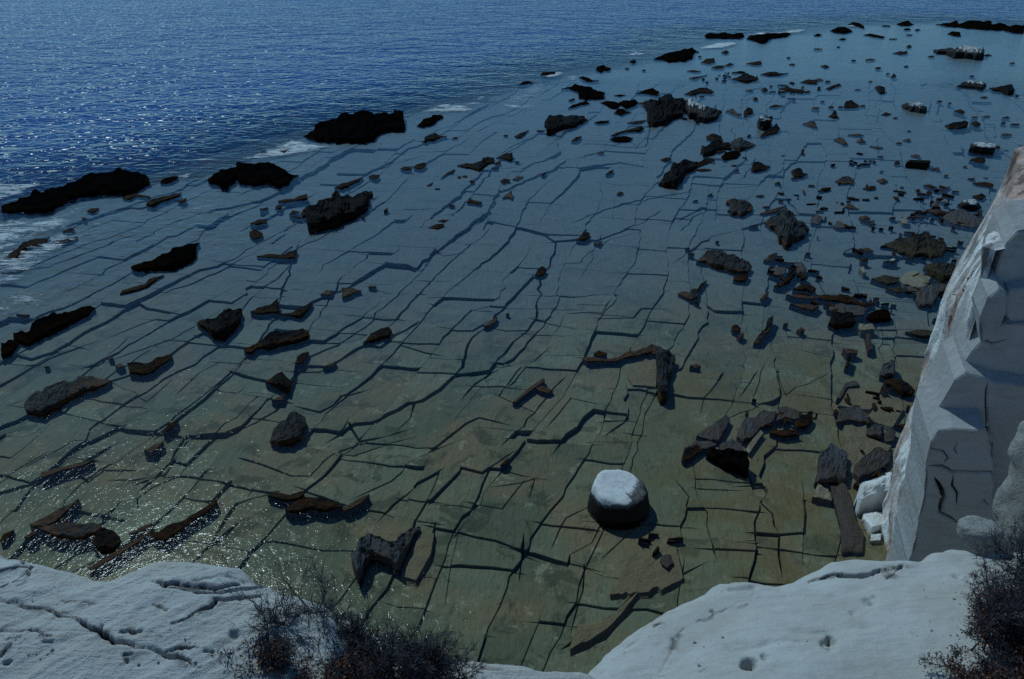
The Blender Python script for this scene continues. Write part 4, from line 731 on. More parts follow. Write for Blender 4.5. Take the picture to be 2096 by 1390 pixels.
 ('I 150,20 180,-30 300,-20 385,0 412,60 412,142 380,132 290,102 210,52', 'black', 'deep black front of the near shore rubble over green slabs', dict(k=.5)), ('I 0,40 20,-25 90,-50 130,-20 60,40 10,60', 'wet', None, {}), ('I 838,110 840,0 880,-40 1002,-20 1000,100 1012,187 900,187 813,192', 'slate', 'rough bluish grey patch of rock beside the large tan slab', dict(k=.85, front=.8)), ('I 1048,130 1060,70 1140,0 1200,-30 1292,0 1272,62 1180,132 1080,162', 'slate', 'cluster of grey black stones at the cliff foot above the white block', {}), ('I 908,215 1000,200 1042,330 1062,430 1112,500 1102,605 973,605 968,450 930,320', 'slate', 'long bluish strip of rock running down beside the white block', dict(k=.97, front=.9, terr=False, cap=.05)), ('I 798,275 830,200 892,220 912,300 870,292', 'tan', None, dict(k=.85)),
 ('I 1058,350 1060,210 1100,180 1190,143 1270,118 1292,155 1277,230 1247,332 1237,367 1130,372 1075,375', 'white', 'large bright white marble block fallen at the cliff foot', dict(k=.35, front=.75, L='the large white block', terr=False, rough=.45)), ('I 1103,420 1107,372 1237,367 1237,472 1150,497 1115,432', 'white', 'smaller white marble block below the large white block at the cliff foot', dict(k=.4, front=.85, terr=False, rough=.4)), ('I 1150,500 1227,498 1217,547 1150,542', 'white', 'little white marble stones under the two white blocks', dict(k=.5)), ('I 1240,130 1275,120 1292,140 1270,160', 'white', 'small white stone wedged between the large white block and the cliff', dict(k=.5)),
 # --- nearer shallows
 ('E 1433,78 1470,45 1490,28 1517,35 1512,60 1480,82', 'wet', 'small pointed dark rock at the bend of long cracks mid shelf', dict(L='the small pointed dark rock')), ('E 1540,94 1592,83 1570,110', 'brown', None, {}), ('E 1178,293 1200,250 1225,238 1252,256 1237,292 1205,300', 'wet', 'cleft dark rock standing where two long cracks meet, mid shelf', dict(L='the cleft dark rock')), ('E 0,428 0,373 60,370 117,385 70,402 30,422', 'brown', None, {}), ('E 158,364 212,360', 'brown', None, {}), ('E 128,708 180,650 240,625 290,610 307,630 290,667 240,682 190,697', 'wet', 'slim dark rock with grey back on the brink of the wide blue crack', dict(L='the slim rock on the brink')), ('E 868,608 910,568 952,546 942,577 900,602', 'brown', None, dict(k=.85)), ('E 1000,528 1027,532', 'brown', None, {}), ('E 1043,1073 1150,980 1237,923 1242,942 1182,982 1100,1042 1065,1073', 'brown', 'thin brown strip of rock running up right on the near jointed slabs', dict(k=.95, front=.9, L='the thin brown strip')), ('E 1183,987 1220,968 1292,995 1262,1017 1210,1007', 'brown', None, {}),
 ('E 1538,772 1570,753 1622,770 1612,787 1560,792', 'wet', 'small dark stone on the left foot of the arch of rocks', {}), ('E 1470,800 1540,790 1610,808 1690,795 1740,765 1800,752 1850,733 1895,718 1962,738 1960,760 1900,765 1870,775 1800,787 1720,802 1690,822 1600,820 1500,825', 'brown', 'curving dark ledge forming the top of the arch of rocks mid picture', dict(L='the arch of rocks', k=.7)), ('E 1928,1005 1932,850 1960,800 1870,760 1900,735 1992,768 2032,790 2037,850 2012,900 1987,972 1980,1055 1940,1050', 'brown', 'dark layered right leg of the arch of rocks with rusty blocks', dict(k=.8, front=.8)), ('E 1740,850 1862,788 1930,835 1922,960 1780,950 1745,900', 'tan', 'tan slab awash under the arch of rocks', dict(k=.97, front=.9, terr=False, rough=.2, cap=-.10)),
 ('E 960,100 1200,100', 'slab', None, {}),
 ('D 38,182 70,150 110,130 150,88 210,68 302,63 250,82 292,102 230,107 170,127 130,152 110,192 60,192', 'wet', 'broken low rock in the white streaked water at left edge', {}), ('D 333,102 380,80 440,58 472,56 440,77 390,100', 'wet', None, {}), ('D 380,25 430,3 452,8 420,32', 'wet', None, {}), ('D 798,243 870,213 930,208 970,178 1050,138 1110,118 1170,103 1222,93 1190,127 1150,155 1197,170 1182,197 1120,227 1070,257 1010,252 950,264 880,267 830,262', 'black', 'long ragged black rock split by a slot, rising right, left shallows', dict(L='the long ragged split rock')), ('D 733,413 750,385 830,358 890,348 910,318 960,303 1002,293 930,342 900,367 840,387 760,407', 'wet', 'narrow black rock line just below the long ragged split rock', {}), ('D 1528,50 1528,25 1560,13 1607,35 1597,57 1560,77', 'wet', None, {}), ('D 1888,15 1930,-7 1972,-10 1942,22 1910,27', 'wet', None, {}), ('D 1568,178 1650,163 1730,168 1770,143 1817,136 1802,192 1740,190 1650,187', 'wet', 'low flat dark rock ending in a raised right corner, left shallows', dict(L='the low rock with a raised corner')),
 ('D 88,690 90,645 190,633 205,593 280,543 352,513 342,537 420,518 500,488 540,478 580,495 550,532 450,582 370,622 290,662 230,692 180,722 130,712', 'black', 'long black rock bar slanting up right at the left edge below the foam', dict(L='the long slanting black bar')), ('D 10,797 10,708 50,698 90,690 122,712 60,782', 'black', 'short black stub at left edge, lower end of the long slanting black bar', {}), ('D 98,532 180,536 152,552', 'wet', None, {}), ('D 1208,583 1240,558 1300,563 1340,538 1400,503 1477,488 1440,530 1480,528 1472,572 1420,632 1380,667 1300,667 1270,632 1230,607', 'wet', 'dark triangular rock with a pale inner face, left shallows', dict(L='the dark triangular rock')), ('D 1533,517 1580,490 1640,478 1702,438 1707,517 1650,527 1570,532', 'wet', 'small dark rock rising to a right peak, beside its mirrored neighbour', {}), ('D 1703,532 1780,523 1830,498 1912,458 1890,502 1840,552 1780,542', 'wet', 'small dark rock like a lying wedge with tip pointing up right', {}), ('D 1488,742 1560,720 1640,650 1700,638 1800,628 1850,618 1890,630 1887,672 1840,697 1740,717 1640,737 1570,742 1545,772 1510,767', 'wet', 'long flat topped dark rock with a thick right end, left shallows', dict(L='the long flat topped dark rock')), ('D 1958,412 2000,383 2037,388 2022,417', 'brown', None, {}), ('D 1813,832 1820,788 1850,766 1890,763 1872,802 1840,832', 'wet', None, {}), ('D 1973,857 2010,835 2057,820 2030,847', 'brown', None, {}), ('D 1628,947 1680,905 1730,883 1782,945 1762,1007 1690,972', 'wet', 'small peaked dark rock beside the wide blue crack, left shallows', {}), ('D 1660,1060 1715,1030 1745,1020 1730,1062', 'brown', None, {}), ('D 778,832 830,828 880,833 920,823 960,793 1052,778 1042,807 980,852 930,887 890,905 840,897 790,892 860,862', 'wet', 'winding dark rock with a raised right tail, left shallows', dict(L='the winding dark rock')), ('D 703,847 740,833 762,850 730,864', 'brown', None, {}),
 ('D 138,1095 160,1055 190,1035 350,945 560,918 677,943 640,972 540,997 480,1027 400,1072 330,1112 270,1147 200,1142 160,1127', 'brown', 'long curved slab with flat grey top and thick black front, left shallows', dict(L='the long curved slab', front=.93, terr=False, k=.78)), ('D 998,1257 1030,1203 1087,1178 1062,1217 1020,1252', 'wet', None, {}), ('D 1653,1308 1680,1230 1750,1158 1820,1133 1867,1165 1862,1232 1830,1292 1780,1332 1700,1327', 'brown', 'smooth egg shaped dark boulder standing alone among the near slabs', dict(L='the egg shaped boulder', terr=False)), ('D 270,850 302,855', 'brown', None, {}), ('D 660,800 692,802', 'brown', None, {}), ('D 465,912 540,920', 'brown', None, {}),
 ('G 0,545 20,503 82,478 40,542', 'wet', None, {}), ('G 178,445 260,400 340,368 410,328 482,288 422,352 380,402 330,442 250,467 200,457', 'brown', 'dark slab tilted up right, topmost of the group above the left ledge', {}), ('G 228,467 330,440 400,425 480,430 560,435 602,438 622,455 592,502 520,527 430,537 340,512', 'brown', 'curved grey topped slab with thick dark front in the group above the left ledge', dict(L='the curved grey topped slab', front=.9, terr=False)), ('G 563,565 610,478 650,448 702,468 737,510 737,557 700,597 650,614 600,602', 'wet', 'rounded brown sided boulder at the right end of the curved grey slab', dict(terr=False)), ('G 538,710 700,613 900,498 932,488 830,562 700,647 560,725', 'brown', 'long thin rib of rock slanting up right just beyond the left ledge', dict(k=.85)), ('G 908,503 980,478 1060,438 1130,413 1220,358 1322,293 1332,312 1262,372 1150,442 1080,502 1010,547 950,527', 'wet', 'slanting dark rock fin with glitter round it beyond the left ledge', dict(L='the slanting fin in the glitter')), ('G 788,503 880,448 932,438 870,482 820,502', 'brown', None, {}), ('G 148,525 200,483 217,500 180,527', 'brown', None, {}), ('G 1638,268 1700,248 1780,263 1850,238 1862,262 1830,292 1740,297', 'wet', 'thin dark rock bridging to the black humped rock near the shrub', {}), ('G 1743,358 1790,308 1860,278 1960,273 2022,293 2094,330 2050,352 1980,362 1900,347 1840,367 1770,372', 'wet', 'black humped rock with ragged right end beyond the shrub', dict(L='the black humped rock')), ('G 248,160 250,128 350,98 480,68 572,53 500,87 380,112 260,158', 'brown', 'thin dark ledge edge along the deep blue gap at the left', dict(k=.85)), ('G 880,-10 940,-40 1000,-60 940,0', 'brown', None, {}),
 ('H -2,355 50,318 110,278 167,260 122,312 60,347 20,362', 'brown', None, {}), ('H 55,640 60,620 110,548 160,513 330,528 430,468 477,443 442,522 402,602 352,712 310,690 240,665 180,662 140,702 100,792 85,742', 'slate', 'angular notched rock with a dark hollow and rust edges beyond the shrub', dict(L='the notched rock', k=.72, front=.8)), ('H 1948,660 1955,640 1970,628 2012,633 2027,682 1990,712 1960,692', 'slate', 'small blue grey stone on the brown rubble right of the drum', {}), ('H 968,82 1000,45 1022,38 1002,77', 'wet', None, {}), ('H 1640,860 1740,700 1850,560 1960,480 2040,560 2090,760 1990,815 1830,838', 'tan', 'brown rubbly patch of rock awash right of the drum', dict(k=1.0, front=.8, cap=-.07, L='the brown rubbly patch')), ('H 360,740 430,600 470,468 562,478 542,600 452,765', 'tan', 'narrow tan slab strip beside the notched rock', dict(k=.97, front=.9, terr=False, rough=.2, cap=-.10)), ('H 1395,1190 1450,1035 1545,1045 1640,1005 1815,838 1720,960 1600,1085', 'tan', 'low slanting tan slab beside the deep crack at the bottom', dict(k=1.0, front=.9, cap=-.08)),
]
landmarks = []; pend = []
GROUPS = {'black': 'black reef rocks', 'white': 'white marble blocks at the cliff foot', 'tan': 'tan slabs at the water line'}
for s, m, lab, op in ROCKS:
    if m == 'slab': continue
    op = dict(op); L = op.pop('L', None)
    nm = {'black': 'reef_rock', 'white': 'marble_block', 'tan': 'tan_slab', 'pale': 'white_topped_rock'}.get(m, 'shore_rock')
    o = rock(nm, s, m, **op)
    px, py, pw, ph = o['_px']; del o['_px']
    tag(o, lab, 'rock', GROUPS.get(m, 'dark rocks standing in the shallow water'))
    if L: landmarks.append((L, px, py, pw, ph))
    if lab is None: pend.append((o, px, py, pw, ph, m))

# the drum: an unfinished column drum lying on the shelf, white above, black below
DX, DY = P(1274, 1066, 0.0); DX, DY = float(DX), float(DY) + .72
nu, nv = 72, 40
th = np.linspace(0, 2 * math.pi, nu + 1); X = np.zeros((nu + 1, nv)); Y = X.copy(); Z = X.copy(); RL = X.copy()
H_, R_ = 0.55, 0.83
for j in range(nv):
    t = j / (nv - 1)
    if t < .55: z = -.55 + (H_ + .55) * (t / .55) ; r = R_ * (1 - .13 * max(z, 0) / H_) ; 
    else: z = H_; r = R_ * .87 * (1 - (t - .55) / .45)
    edge = math.exp(-((t - .55) / .05) ** 2)
    z -= .035 * edge; r *= 1 - .02 * edge
    X[:, j] = r * np.cos(th); Y[:, j] = r * np.sin(th); Z[:, j] = z + (.10 * Y[:, j] / R_ - .05 * X[:, j]) * smooth(z / .4)
    RL[:, j] = z
nz = fbm(X * 2.2, Y * 2.2, Z * 2.2, 77); nz[-1] = nz[0]
sc_ = 1 + .05 * nz; X *= sc_; Y *= sc_; Z += (.02 * nz + .012 * np.abs(vnoise(X * 5, Y * 5, Z * 5, 78))) * (Z > .2)
drum, us_ = grid_obj('column_drum', X, Y, Z, None)
drum.location = (DX, DY, 0); drum.rotation_euler = (R(-3), R(3), 0)
def drum_mat():
    m, nt, b = mat('drum_marble'); v = coords(nt, world_space=False)
    g = nd(nt, 'ShaderNodeTexCoord'); sx = nd(nt, 'ShaderNodeSeparateXYZ'); nt.links.new(g.outputs['Object'], sx.inputs[0])
    n1 = noise(nt, v, 1.6, 5, .65); n2 = noise(nt, v, 9, 5, .75); n3 = noise(nt, v, 30, 4, .7)
    z = mth(nt, 'ADD', sx.outputs[2], mth(nt, 'MULTIPLY', mth(nt, 'SUBTRACT', n1, .5), .30))
    z = mth(nt, 'ADD', z, mth(nt, 'MULTIPLY', sx.outputs[0], -.16))
    z = mth(nt, 'ADD', z, mth(nt, 'MULTIPLY', mth(nt, 'SUBTRACT', n2, .5), .10))
    f = mrange(nt, z, .44, .48)
    wt = mixc(nt, ramp(nt, n2, [(.50, 0.0), (.62, 1.0)]), (.66, .66, .65), (.52, .505, .48))
    wt = mixc(nt, ramp(nt, n3, [(.62, 0.0), (.7, .8)]), wt, (.16, .14, .12))
    mid = mixc(nt, ramp(nt, n3, [(.42, 0.0), (.6, 1.0)]), (.05, .047, .045), (.17, .165, .16))
    lo = mixc(nt, ramp(nt, n2, [(.4, 0.0), (.8, 1.0)]), (.007, .006, .006), (.022, .016, .012))
    lo = mixc(nt, mrange(nt, z, .33, .43), lo, mid)
    nt.links.new(mixc(nt, f, lo, wt), b.inputs['Base Color']); b.inputs['Roughness'].default_value = .7; b.inputs['Specular IOR Level'].default_value = .15
    h = bump(nt, n2, .02, .7); nt.links.new(bump(nt, n3, .004, .7, h), b.inputs['Normal']); return m
drum.data.materials.append(drum_mat())
tag(drum, 'round drum of marble, white on top and black below, standing in the shallows', 'column drum')
landmarks.append(('the marble drum', 1270, 1020, 125, 110))

# labels for the rest: where each stands beside the nearest thing one can find
cnt = {}
for o, px, py, pw, ph, m in sorted(pend, key=lambda t: min(math.hypot((t[1] - l[1]), (t[2] - l[2]) * 1.6) for l in landmarks)):
    L, lx, ly, lw, lh = min(landmarks, key=lambda l: math.hypot(px - l[1], (py - l[2]) * 1.6))
    dx, dy = px - lx, (py - ly) * 1.6
    rel = ('to the left of' if dx < 0 else 'to the right of') if abs(dx) > abs(dy) else ('beyond' if dy < 0 else 'in front of')
    size = 'tiny' if pw < 14 else 'small' if pw < 40 else 'middling'
    shp = 'flat' if pw > 3.6 * ph else 'humped' if pw < 1.7 * ph else 'low'
    tone = {'black': 'black', 'wet': 'dark', 'brown': 'brown', 'slate': 'grey', 'tan': 'tan', 'mossy': 'weedy', 'pale': 'white flecked'}[m]
    ky = (rel, L, size, shp, tone); n = cnt.get(ky, 0); cnt[ky] = n + 1
    order = ['', ', next one out', ', third out', ', fourth out', ', fifth out', ', sixth out', ', seventh out'][min(n, 6)]
    tag(o, '%s %s %s rock %s %s%s' % (size, shp, tone, rel, L, order))

# ------------------------------------------------------------------ foam along the reef
FOAM = [('A -300,1320 210,1300 420,1240 560,1215 700,1200 640,1290 520,1390 300,1480 60,1600 -300,1640', .72), ('D -200,180 160,60 420,-20 640,40 420,180 260,330 60,400 -200,480', .7), ('D -150,340 120,330 330,380 420,430 250,520 -150,560', .6), ('A 900,1080 1060,1055 1260,1010 1460,950 1640,880 1800,830 1860,850 2060,870 2140,900 1900,950 1700,985 1430,1000 1280,1060 1200,1110 950,1130', .8), ('A 1455,1020 1545,1015 1575,1060 1480,1075', 1.1), ('B 380,690 520,640 640,610 800,640 900,670 820,700 600,710 420,700', .75), ('B 880,640 960,560 1080,500 1180,470 1340,500 1330,640 1240,690 1040,690 900,690', .6), ('B 1190,460 1300,435 1390,440 1360,470 1240,480', .8), ('B 1730,335 1790,315 1880,330 1790,342', 1.0), ('B 1290,470 1450,460 1490,485 1400,500', .7), ('C 60,295 180,262 330,250 380,270 280,300 120,305', .85), ('C 390,205 480,195 540,205 680,180 800,180 740,200 560,215', .85), ('C 970,160 1050,150 1110,175', .8), ('C 1230,150 1320,148 1280,165', .7), ('B 1540,430 1560,400 1620,400', .7), ('A -200,1090 300,1100 520,1080 700,1040 300,1150 100,1230 -200,1300', .75)]
fco, fq, fd, fb = [], [], [], 0
for s, dens in FOAM:
    p = pts(s); x, y = P(p[:, 0], p[:, 1], 0); poly = np.stack([x, y], 1)
    lo, hi = poly.min(0), poly.max(0); st = max(.3, (hi - lo).max() / 80)
    X, Y = np.meshgrid(np.arange(lo[0], hi[0] + st, st), np.arange(lo[1], hi[1] + st, st), indexing='ij')
    ins = inside(X, Y, poly); d = np.where(ins, seg_dist(X, Y, poly, True), 0); sz = d.max() * .7 + 1e-3
    D = dens * smooth(d / sz) ** .6; n, k2 = X.shape; idx = np.arange(n * k2).reshape(n, k2) + fb
    q = np.stack([idx[:-1, :-1], idx[1:, :-1], idx[1:, 1:], idx[:-1, 1:]], -1).reshape(-1, 4)
    kp = ins.reshape(-1); q = q[kp[q - fb].any(1)]
    fco.append(np.stack([X, Y, .02 + .012 * len(fco) * .1 + .04 * smooth(D) * fbm(X, Y, seed=4)], -1).reshape(-1, 3)); fq.append(q); fd.append(D.reshape(-1)); fb += n * k2
for k in range(1, len(REEF_G) - 1):                      # broken surf all along the drop
    a, b = REEF_G[k], REEF_G[k + 1]
    L = np.hypot(*(b - a)); n_ = max(2, int(L / .6)); nn = np.array([-(b - a)[1], (b - a)[0]]) / L; nn = nn if nn[1] > 0 else -nn
    T_, S_ = np.meshgrid(np.linspace(0, 1, n_), np.linspace(-3.6, 2.2, 12), indexing='ij')
    X = a[0] + (b - a)[0] * T_ + nn[0] * S_; Y = a[1] + (b - a)[1] * T_ + nn[1] * S_
    wob = 1.3 * fbm(X * .16, Y * .16, seed=44); D = .74 * np.exp(-((S_ + .9 + wob) / 1.1) ** 2) * smooth(.55 + .9 * vnoise(X * .12, Y * .12, seed=45)) * smooth((3.6 + S_) / 1.0) * smooth((2.2 - S_) / .8)
    idx = np.arange(T_.size).reshape(T_.shape) + fb
    fq.append(np.stack([idx[:-1, :-1], idx[1:, :-1], idx[1:, 1:], idx[:-1, 1:]], -1).reshape(-1, 4)); fco.append(np.stack([X, Y, np.full_like(X, .055 + .004 * (k % 3))], -1).reshape(-1, 3)); fd.append(D.reshape(-1)); fb += T_.size
fo_ = mesh_obj('sea_foam', np.vstack(fco), np.vstack(fq), M['foam'], smooth_shade=True); add_attr(fo_, 'dens', np.concatenate(fd))
tag(fo_, 'thin white foam drifting among the black reef rocks', None, None, 'stuff')
# broken plates too many to count, lying in drifts on the right of the shelf
rv, rf, nb = [], [], 0
rg = np.random.default_rng(5)
DRIFT = [(1880, 500, 75, 26, 90), (1920, 590, 50, 22, 70), (1930, 440, 60, 16, 50), (1740, 620, 70, 22, 60), (1620, 560, 60, 30, 36), (1800, 830, 70, 40, 30), (1790, 960, 40, 40, 20), (1610, 860, 90, 36, 26), (1400, 225, 70, 22, 60), (1490, 300, 50, 18, 40), (1700, 430, 160, 60, 60), (1620, 185, 60, 14, 26), (1480, 160, 50, 10, 24), (1880, 400, 70, 22, 36), (1760, 330, 40, 14, 18), (690, 425, 60, 30, 40), (1350, 1110, 40, 40, 10)]
for dx_, dy_, sx_, sy_, n_ in DRIFT:
    for _ in range(int(n_ * .62)):
        px_, py_ = dx_ + rg.normal(0, .6) * sx_, dy_ + rg.normal(0, .6) * sy_
        if py_ < 75 or px_ > 1985 - (py_ - 640) * .2: continue
        x, y = P(px_, py_, 0); x, y = float(x), float(y); dd = math.hypot(x, y)
        L = rg.uniform(.08, .30) ** 1.15 * (1 + dd / 60); W = L * rg.uniform(.18, .55); H = rg.uniform(.0, .045) * (1 + dd / 70)
        an = rg.choice([AL, AC]) + rg.normal(0, .35); c, s_ = math.sin(an), math.cos(an)
        m_ = 6; ph = np.sort(rg.uniform(0, 2 * math.pi, m_)); a_, b_ = L * np.cos(ph), W * np.sin(ph)
        tp = H * (1 + .5 * rg.normal(0, .5, m_)); tl_ = rg.uniform(.75, .95)
        bx, by = x + a_ * c + b_ * s_, y + a_ * s_ - b_ * c; tx, ty = x + tl_ * (a_ * c + b_ * s_), y + tl_ * (a_ * s_ - b_ * c)
        rv += [(bx[i], by[i], -.5) for i in range(m_)] + [(tx[i], ty[i], max(tp[i], .01)) for i in range(m_)]
        o_ = [nb + m_ + i for i in range(m_)]; rf.append(tuple(o_[::-1]))
        rf += [(nb + i, nb + m_ + i, nb + m_ + (i + 1) % m_, nb + (i + 1) % m_) for i in range(m_)]; nb += 2 * m_
tag(mesh_obj('rock_rubble', rv, rf, M['wet']), 'drifts of small broken plates lying awash among the larger rocks', None, None, 'stuff')
#PART2_END
# ------------------------------------------------------------------ foreground marble
def outcrop(name, edge, ztop, extra, cell, surf, m, round_r=.16, cracks=(), pits=(), bot=2.6, steep=7.0, zedge=None):
    ze = ztop - .3 * round_r if zedge is None else zedge
    e = pts(edge); x, y = P(e[:, 0], e[:, 1], ze)
    poly = np.vstack([np.stack([x, y], 1), np.array(extra, float)])
    lo, hi = poly.min(0) - .35, poly.max(0) + .35
    X, Y = np.meshgrid(np.arange(lo[0], hi[0], cell), np.arange(max(lo[1], .2), hi[1], cell), indexing='ij')
    d = seg_dist(X, Y, poly, True) * np.where(inside(X, Y, poly), 1, -1)
    dj = d + .025 * fbm(X * 3.0, Y * 3.0, seed=21, octv=3) * (np.abs(d) < .3) + .008 * fbm(X * 14, Y * 14, seed=22, octv=2)
    rr = round_r * (1 + .4 * vnoise(X * 1.5, Y * 1.5, seed=8))
    t = np.clip(dj / rr, 0, 1)
    Z = ztop - rr * (1 - np.sqrt(np.clip(1 - (1 - t) ** 2, 0, 1))) + surf(X, Y, np.maximum(dj, 0))
    px, py = px_of(X, Y, np.full_like(X, ztop)); JX = .011 * fbm(X * 9, Y * 9, seed=31, octv=4, gain=.55); JY = .011 * fbm(X * 9, Y * 9, seed=32, octv=5, gain=.65); CW = .65 + .6 * vnoise(X * 7, Y * 7, seed=41); CW2 = .75 + .55 * vnoise(X * 11, Y * 11, seed=43); DR = np.zeros_like(X)
    for s, w, dp, stp in cracks:      # width, depth, step in height to the near side
        c = pts(s); cx_, cy_ = P(c[:, 0], c[:, 1], ztop); pl = np.stack([cx_, cy_], 1)
        bx = (X[:, 0] > pl[:, 0].min() - .2) & (X[:, 0] < pl[:, 0].max() + .2); by = (Y[0] > pl[:, 1].min() - .2) & (Y[0] < pl[:, 1].max() + .2)
        if not bx.any() or not by.any(): continue
        i0, i1 = np.where(bx)[0][[0, -1]]; j0, j1 = np.where(by)[0][[0, -1]]; sl = np.s_[i0:i1 + 1, j0:j1 + 1]
        q = np.full_like(X, 9.0); q[sl] = seg_dist(X[sl] + JX[sl], Y[sl] + JY[sl], pl); L = np.hypot(*(pl[-1] - pl[0]))
        g = np.exp(-(q / (w * .62 * CW2)) ** 2) * 1.5 * CW
        Z -= dp * np.clip(g, 0, 1.2); DR = np.maximum(DR, np.clip(g, 0, 1) * min(1, dp / .028)); DR = np.maximum(DR, (w < .013) * .62 * np.exp(-(q / (w * 4)) ** 2) * smooth((fbm(X * 22, Y * 22, seed=61) - .12) / .25))
        if stp: Z -= stp * np.exp(-(q / (w * 5)) ** 2) * smooth((py - np.interp(px, c[np.argsort(c[:, 0]), 0], c[np.argsort(c[:, 0]), 1])) / 6 + .5)
    for s, r, dp in pits:
        c = pts(s)[0]; cx_, cy_ = P(c[0], c[1], ztop); q = np.hypot(X - cx_ + JX * .9, (Y - cy_ + JY * .9) * .75); DR = np.maximum(DR, .55 * smooth(1.2 - q / r) * (vnoise(X * 30, Y * 30, seed=6) > .1)); Z -= dp * smooth(1.35 - q / r) * (1 + .4 * vnoise(X * 25, Y * 25, seed=3))
    Z = np.where(dj < 0, ztop - rr - (-dj) * steep + surf(X, Y, np.zeros_like(X)), Z)
    o, us = grid_obj(name, X, Y, Z, m, keep=d > -.30); add_attr(o, 'dirt', DR.reshape(-1)[us])
    return o
def facets(X, Y, seed, n, g, lo, hi):
    rs = np.random.default_rng(seed); o = None
    for i in range(n):
        c = rs.uniform(lo, hi); a = rs.uniform(0, 2 * math.pi); q = g * rs.uniform(.4, 1)
        p = (X - c[0]) * math.cos(a) * q + (Y - c[1]) * math.sin(a) * q - rs.uniform(0, .03)
        o = p if o is None else np.maximum(o, p)
    return -o
def surf_left(X, Y, d):
    ca, sa = math.cos(.72), math.sin(.72); U = X * ca + Y * sa; V = -X * sa + Y * ca
    return facets(X + .02 * fbm(X * 4, Y * 4, seed=2), Y, 3, 16, .14, (-2.4, 1.2), (-.5, 2.7)) + .055 + .006 * fbm(X * 1.1, Y * 1.1, seed=11, octv=3) + .005 * fbm(U * 2.5, V * 15, seed=12, octv=5, gain=.6) + .0018 * fbm(X * 20, Y * 20, seed=13, octv=3) + .05 * smooth(d / .5)
lc = [
 ('G 1000,845 1060,875 1150,882 1260,890 1380,868 1500,830 1600,790', .013, .055, .0), ('G 1010,840 1080,830 1180,848 1300,850 1450,800', .02, .02, 0),
 ('G 935,825 1000,840', .008, .02, 0), ('G 1060,1082 1150,1050 1230,1005 1290,980 1320,925 1400,912 1500,890 1580,870', .009, .032, .0), ('G 1190,800 1400,745 1580,770', .02, .012, 0),
 ('G 960,985 1020,1015', .007, .02, 0), ('G -20,960 120,970 200,1000 330,1020 450,1055 540,1100 620,1120 720,1180 860,1210 960,1235 1080,1285 1180,1310', .010, .036, 0), ('G 620,1130 630,1090', .007, .02, 0), ('G 370,950 400,972 480,955 600,960', .007, .018, 0),
 ('G 760,1130 880,1138', .009, .03, 0), ('G 920,1160 1000,1160', .007, .02, 0), ('G 1140,1230 1220,1235', .009, .035, 0), ('G 1260,1250 1310,1255', .009, .03, 0), ('G 780,1265 830,1255', .012, .03, 0), ('G 80,1195 150,1190', .008, .02, 0), ('G 0,1150 130,1150 230,1155 270,1185 320,1185', .008, .026, 0), ('G 280,1220 320,1222', .008, .02, 0), ('G 990,1245 1060,1275 1150,1300 1230,1340', .012, .035, 0),
 ('G -10,800 60,760 130,730 205,720', .011, .05, 0), ('G 100,850 150,790 205,720', .009, .04, 0), ('G 120,885 180,850 190,790 180,750', .011, .05, 0), ('G -10,890 40,880 60,860', .013, .05, 0), ('G 140,660 165,700 210,720', .006, .02, 0), ('G 0,630 60,625', .006, .018, 0), ('G 290,755 330,760', .01, .03, 0), ('G 20,1310 60,1260 90,1230', .008, .02, 0), ('G 40,1340 90,1325', .008, .02, 0), ('G 1030,1230 1120,1225', .006, .018, 0)]
lp = [('G 1440,1130', .018, .03), ('G 1415,735', .025, .012), ('G 990,830', .012, .025), ('G 785,1300', .008, .02)]
left_ledge = outcrop('marble_ledge', 'O -260,1060 -120,1075 0,1113 15,1118 40,1132 90,1142 130,1152 180,1166 205,1170 250,1170 300,1148 340,1137 400,1135 460,1140 500,1142 530,1160 545,1172 575,1178 592,1196 640,1208 680,1232 700,1290 720,1400', 11.70,
    [(-.55, 1.35), (-.5, .9), (-3.1, .9), (-3.1, 2.75)], .0052, surf_left, M['ledge'], round_r=.13, cracks=lc, pits=lp)
tag(left_ledge, 'cracked streaky white marble ledge in the lower left corner', 'rock')

def surf_lip(X, Y, d): return .02 * fbm(X * 2, Y * 2, seed=14, octv=3) + .005 * fbm(X * 18, Y * 18, seed=15, octv=3)
lip = outcrop('marble_lip', 'O 430,1205 560,1225 700,1250 800,1290 880,1330 920,1338 1000,1345 1040,1346 1080,1352 1100,1362 1160,1372 1190,1370 1260,1400', 11.45, [(.5, 1.2), (.5, .8), (-1.6, .8), (-1.6, 1.6)], .008, surf_lip, M['ledge'], round_r=.12, cracks=[('H 620,1260 800,1290 1000,1330', .012, .02, 0)])
tag(lip, 'low rim of white marble at the bottom edge right of the dry shrub', 'rock')

def surf_dome(X, Y, d):
    ca, sa = math.cos(.55), math.sin(.55); U = X * ca + Y * sa; V = -X * sa + Y * ca
    return .13 * smooth(d / .75) + 1.0 * facets(X + .02 * fbm(X * 3, Y * 3, seed=2), Y, 8, 14, .16, (.5, 1.1), (2.6, 2.9)) + .095 + .008 * fbm(X * 1.0, Y * 1.0, seed=16, octv=3) + .0045 * fbm(U * 2.2, V * 7, seed=17, octv=4) + .001 * fbm(X * 16, Y * 16, seed=18, octv=3)
dc = [('I 800,727 870,722 960,722 1050,735 1120,725 1220,708 1340,690 1355,675', .012, .05, .010), ('I 1340,690 1290,740 1255,775', .012, .022, 0), ('I 100,975 180,945 240,905 285,885', .009, .013, 0), ('I 360,885 410,880', .016, .014, 0),
      ('H 1950,1345 2000,1180 2092,1000', .008, .008, 0), ('H 1720,1110 1820,1060', .008, .014, 0), ('I 200,900 190,910', .007, .014, 0), ('I 20,690 60,700', .007, .014, 0), ('H 1930,970 1960,955', .01, .02, 0), ('I 330,760 440,740', .03, .012, 0), ('I 690,1140 900,1180 1100,1130', .05, .010, 0), ('I 300,1215 700,1220', .05, .010, 0), ('I 100,1340 150,1310', .008, .014, 0)]
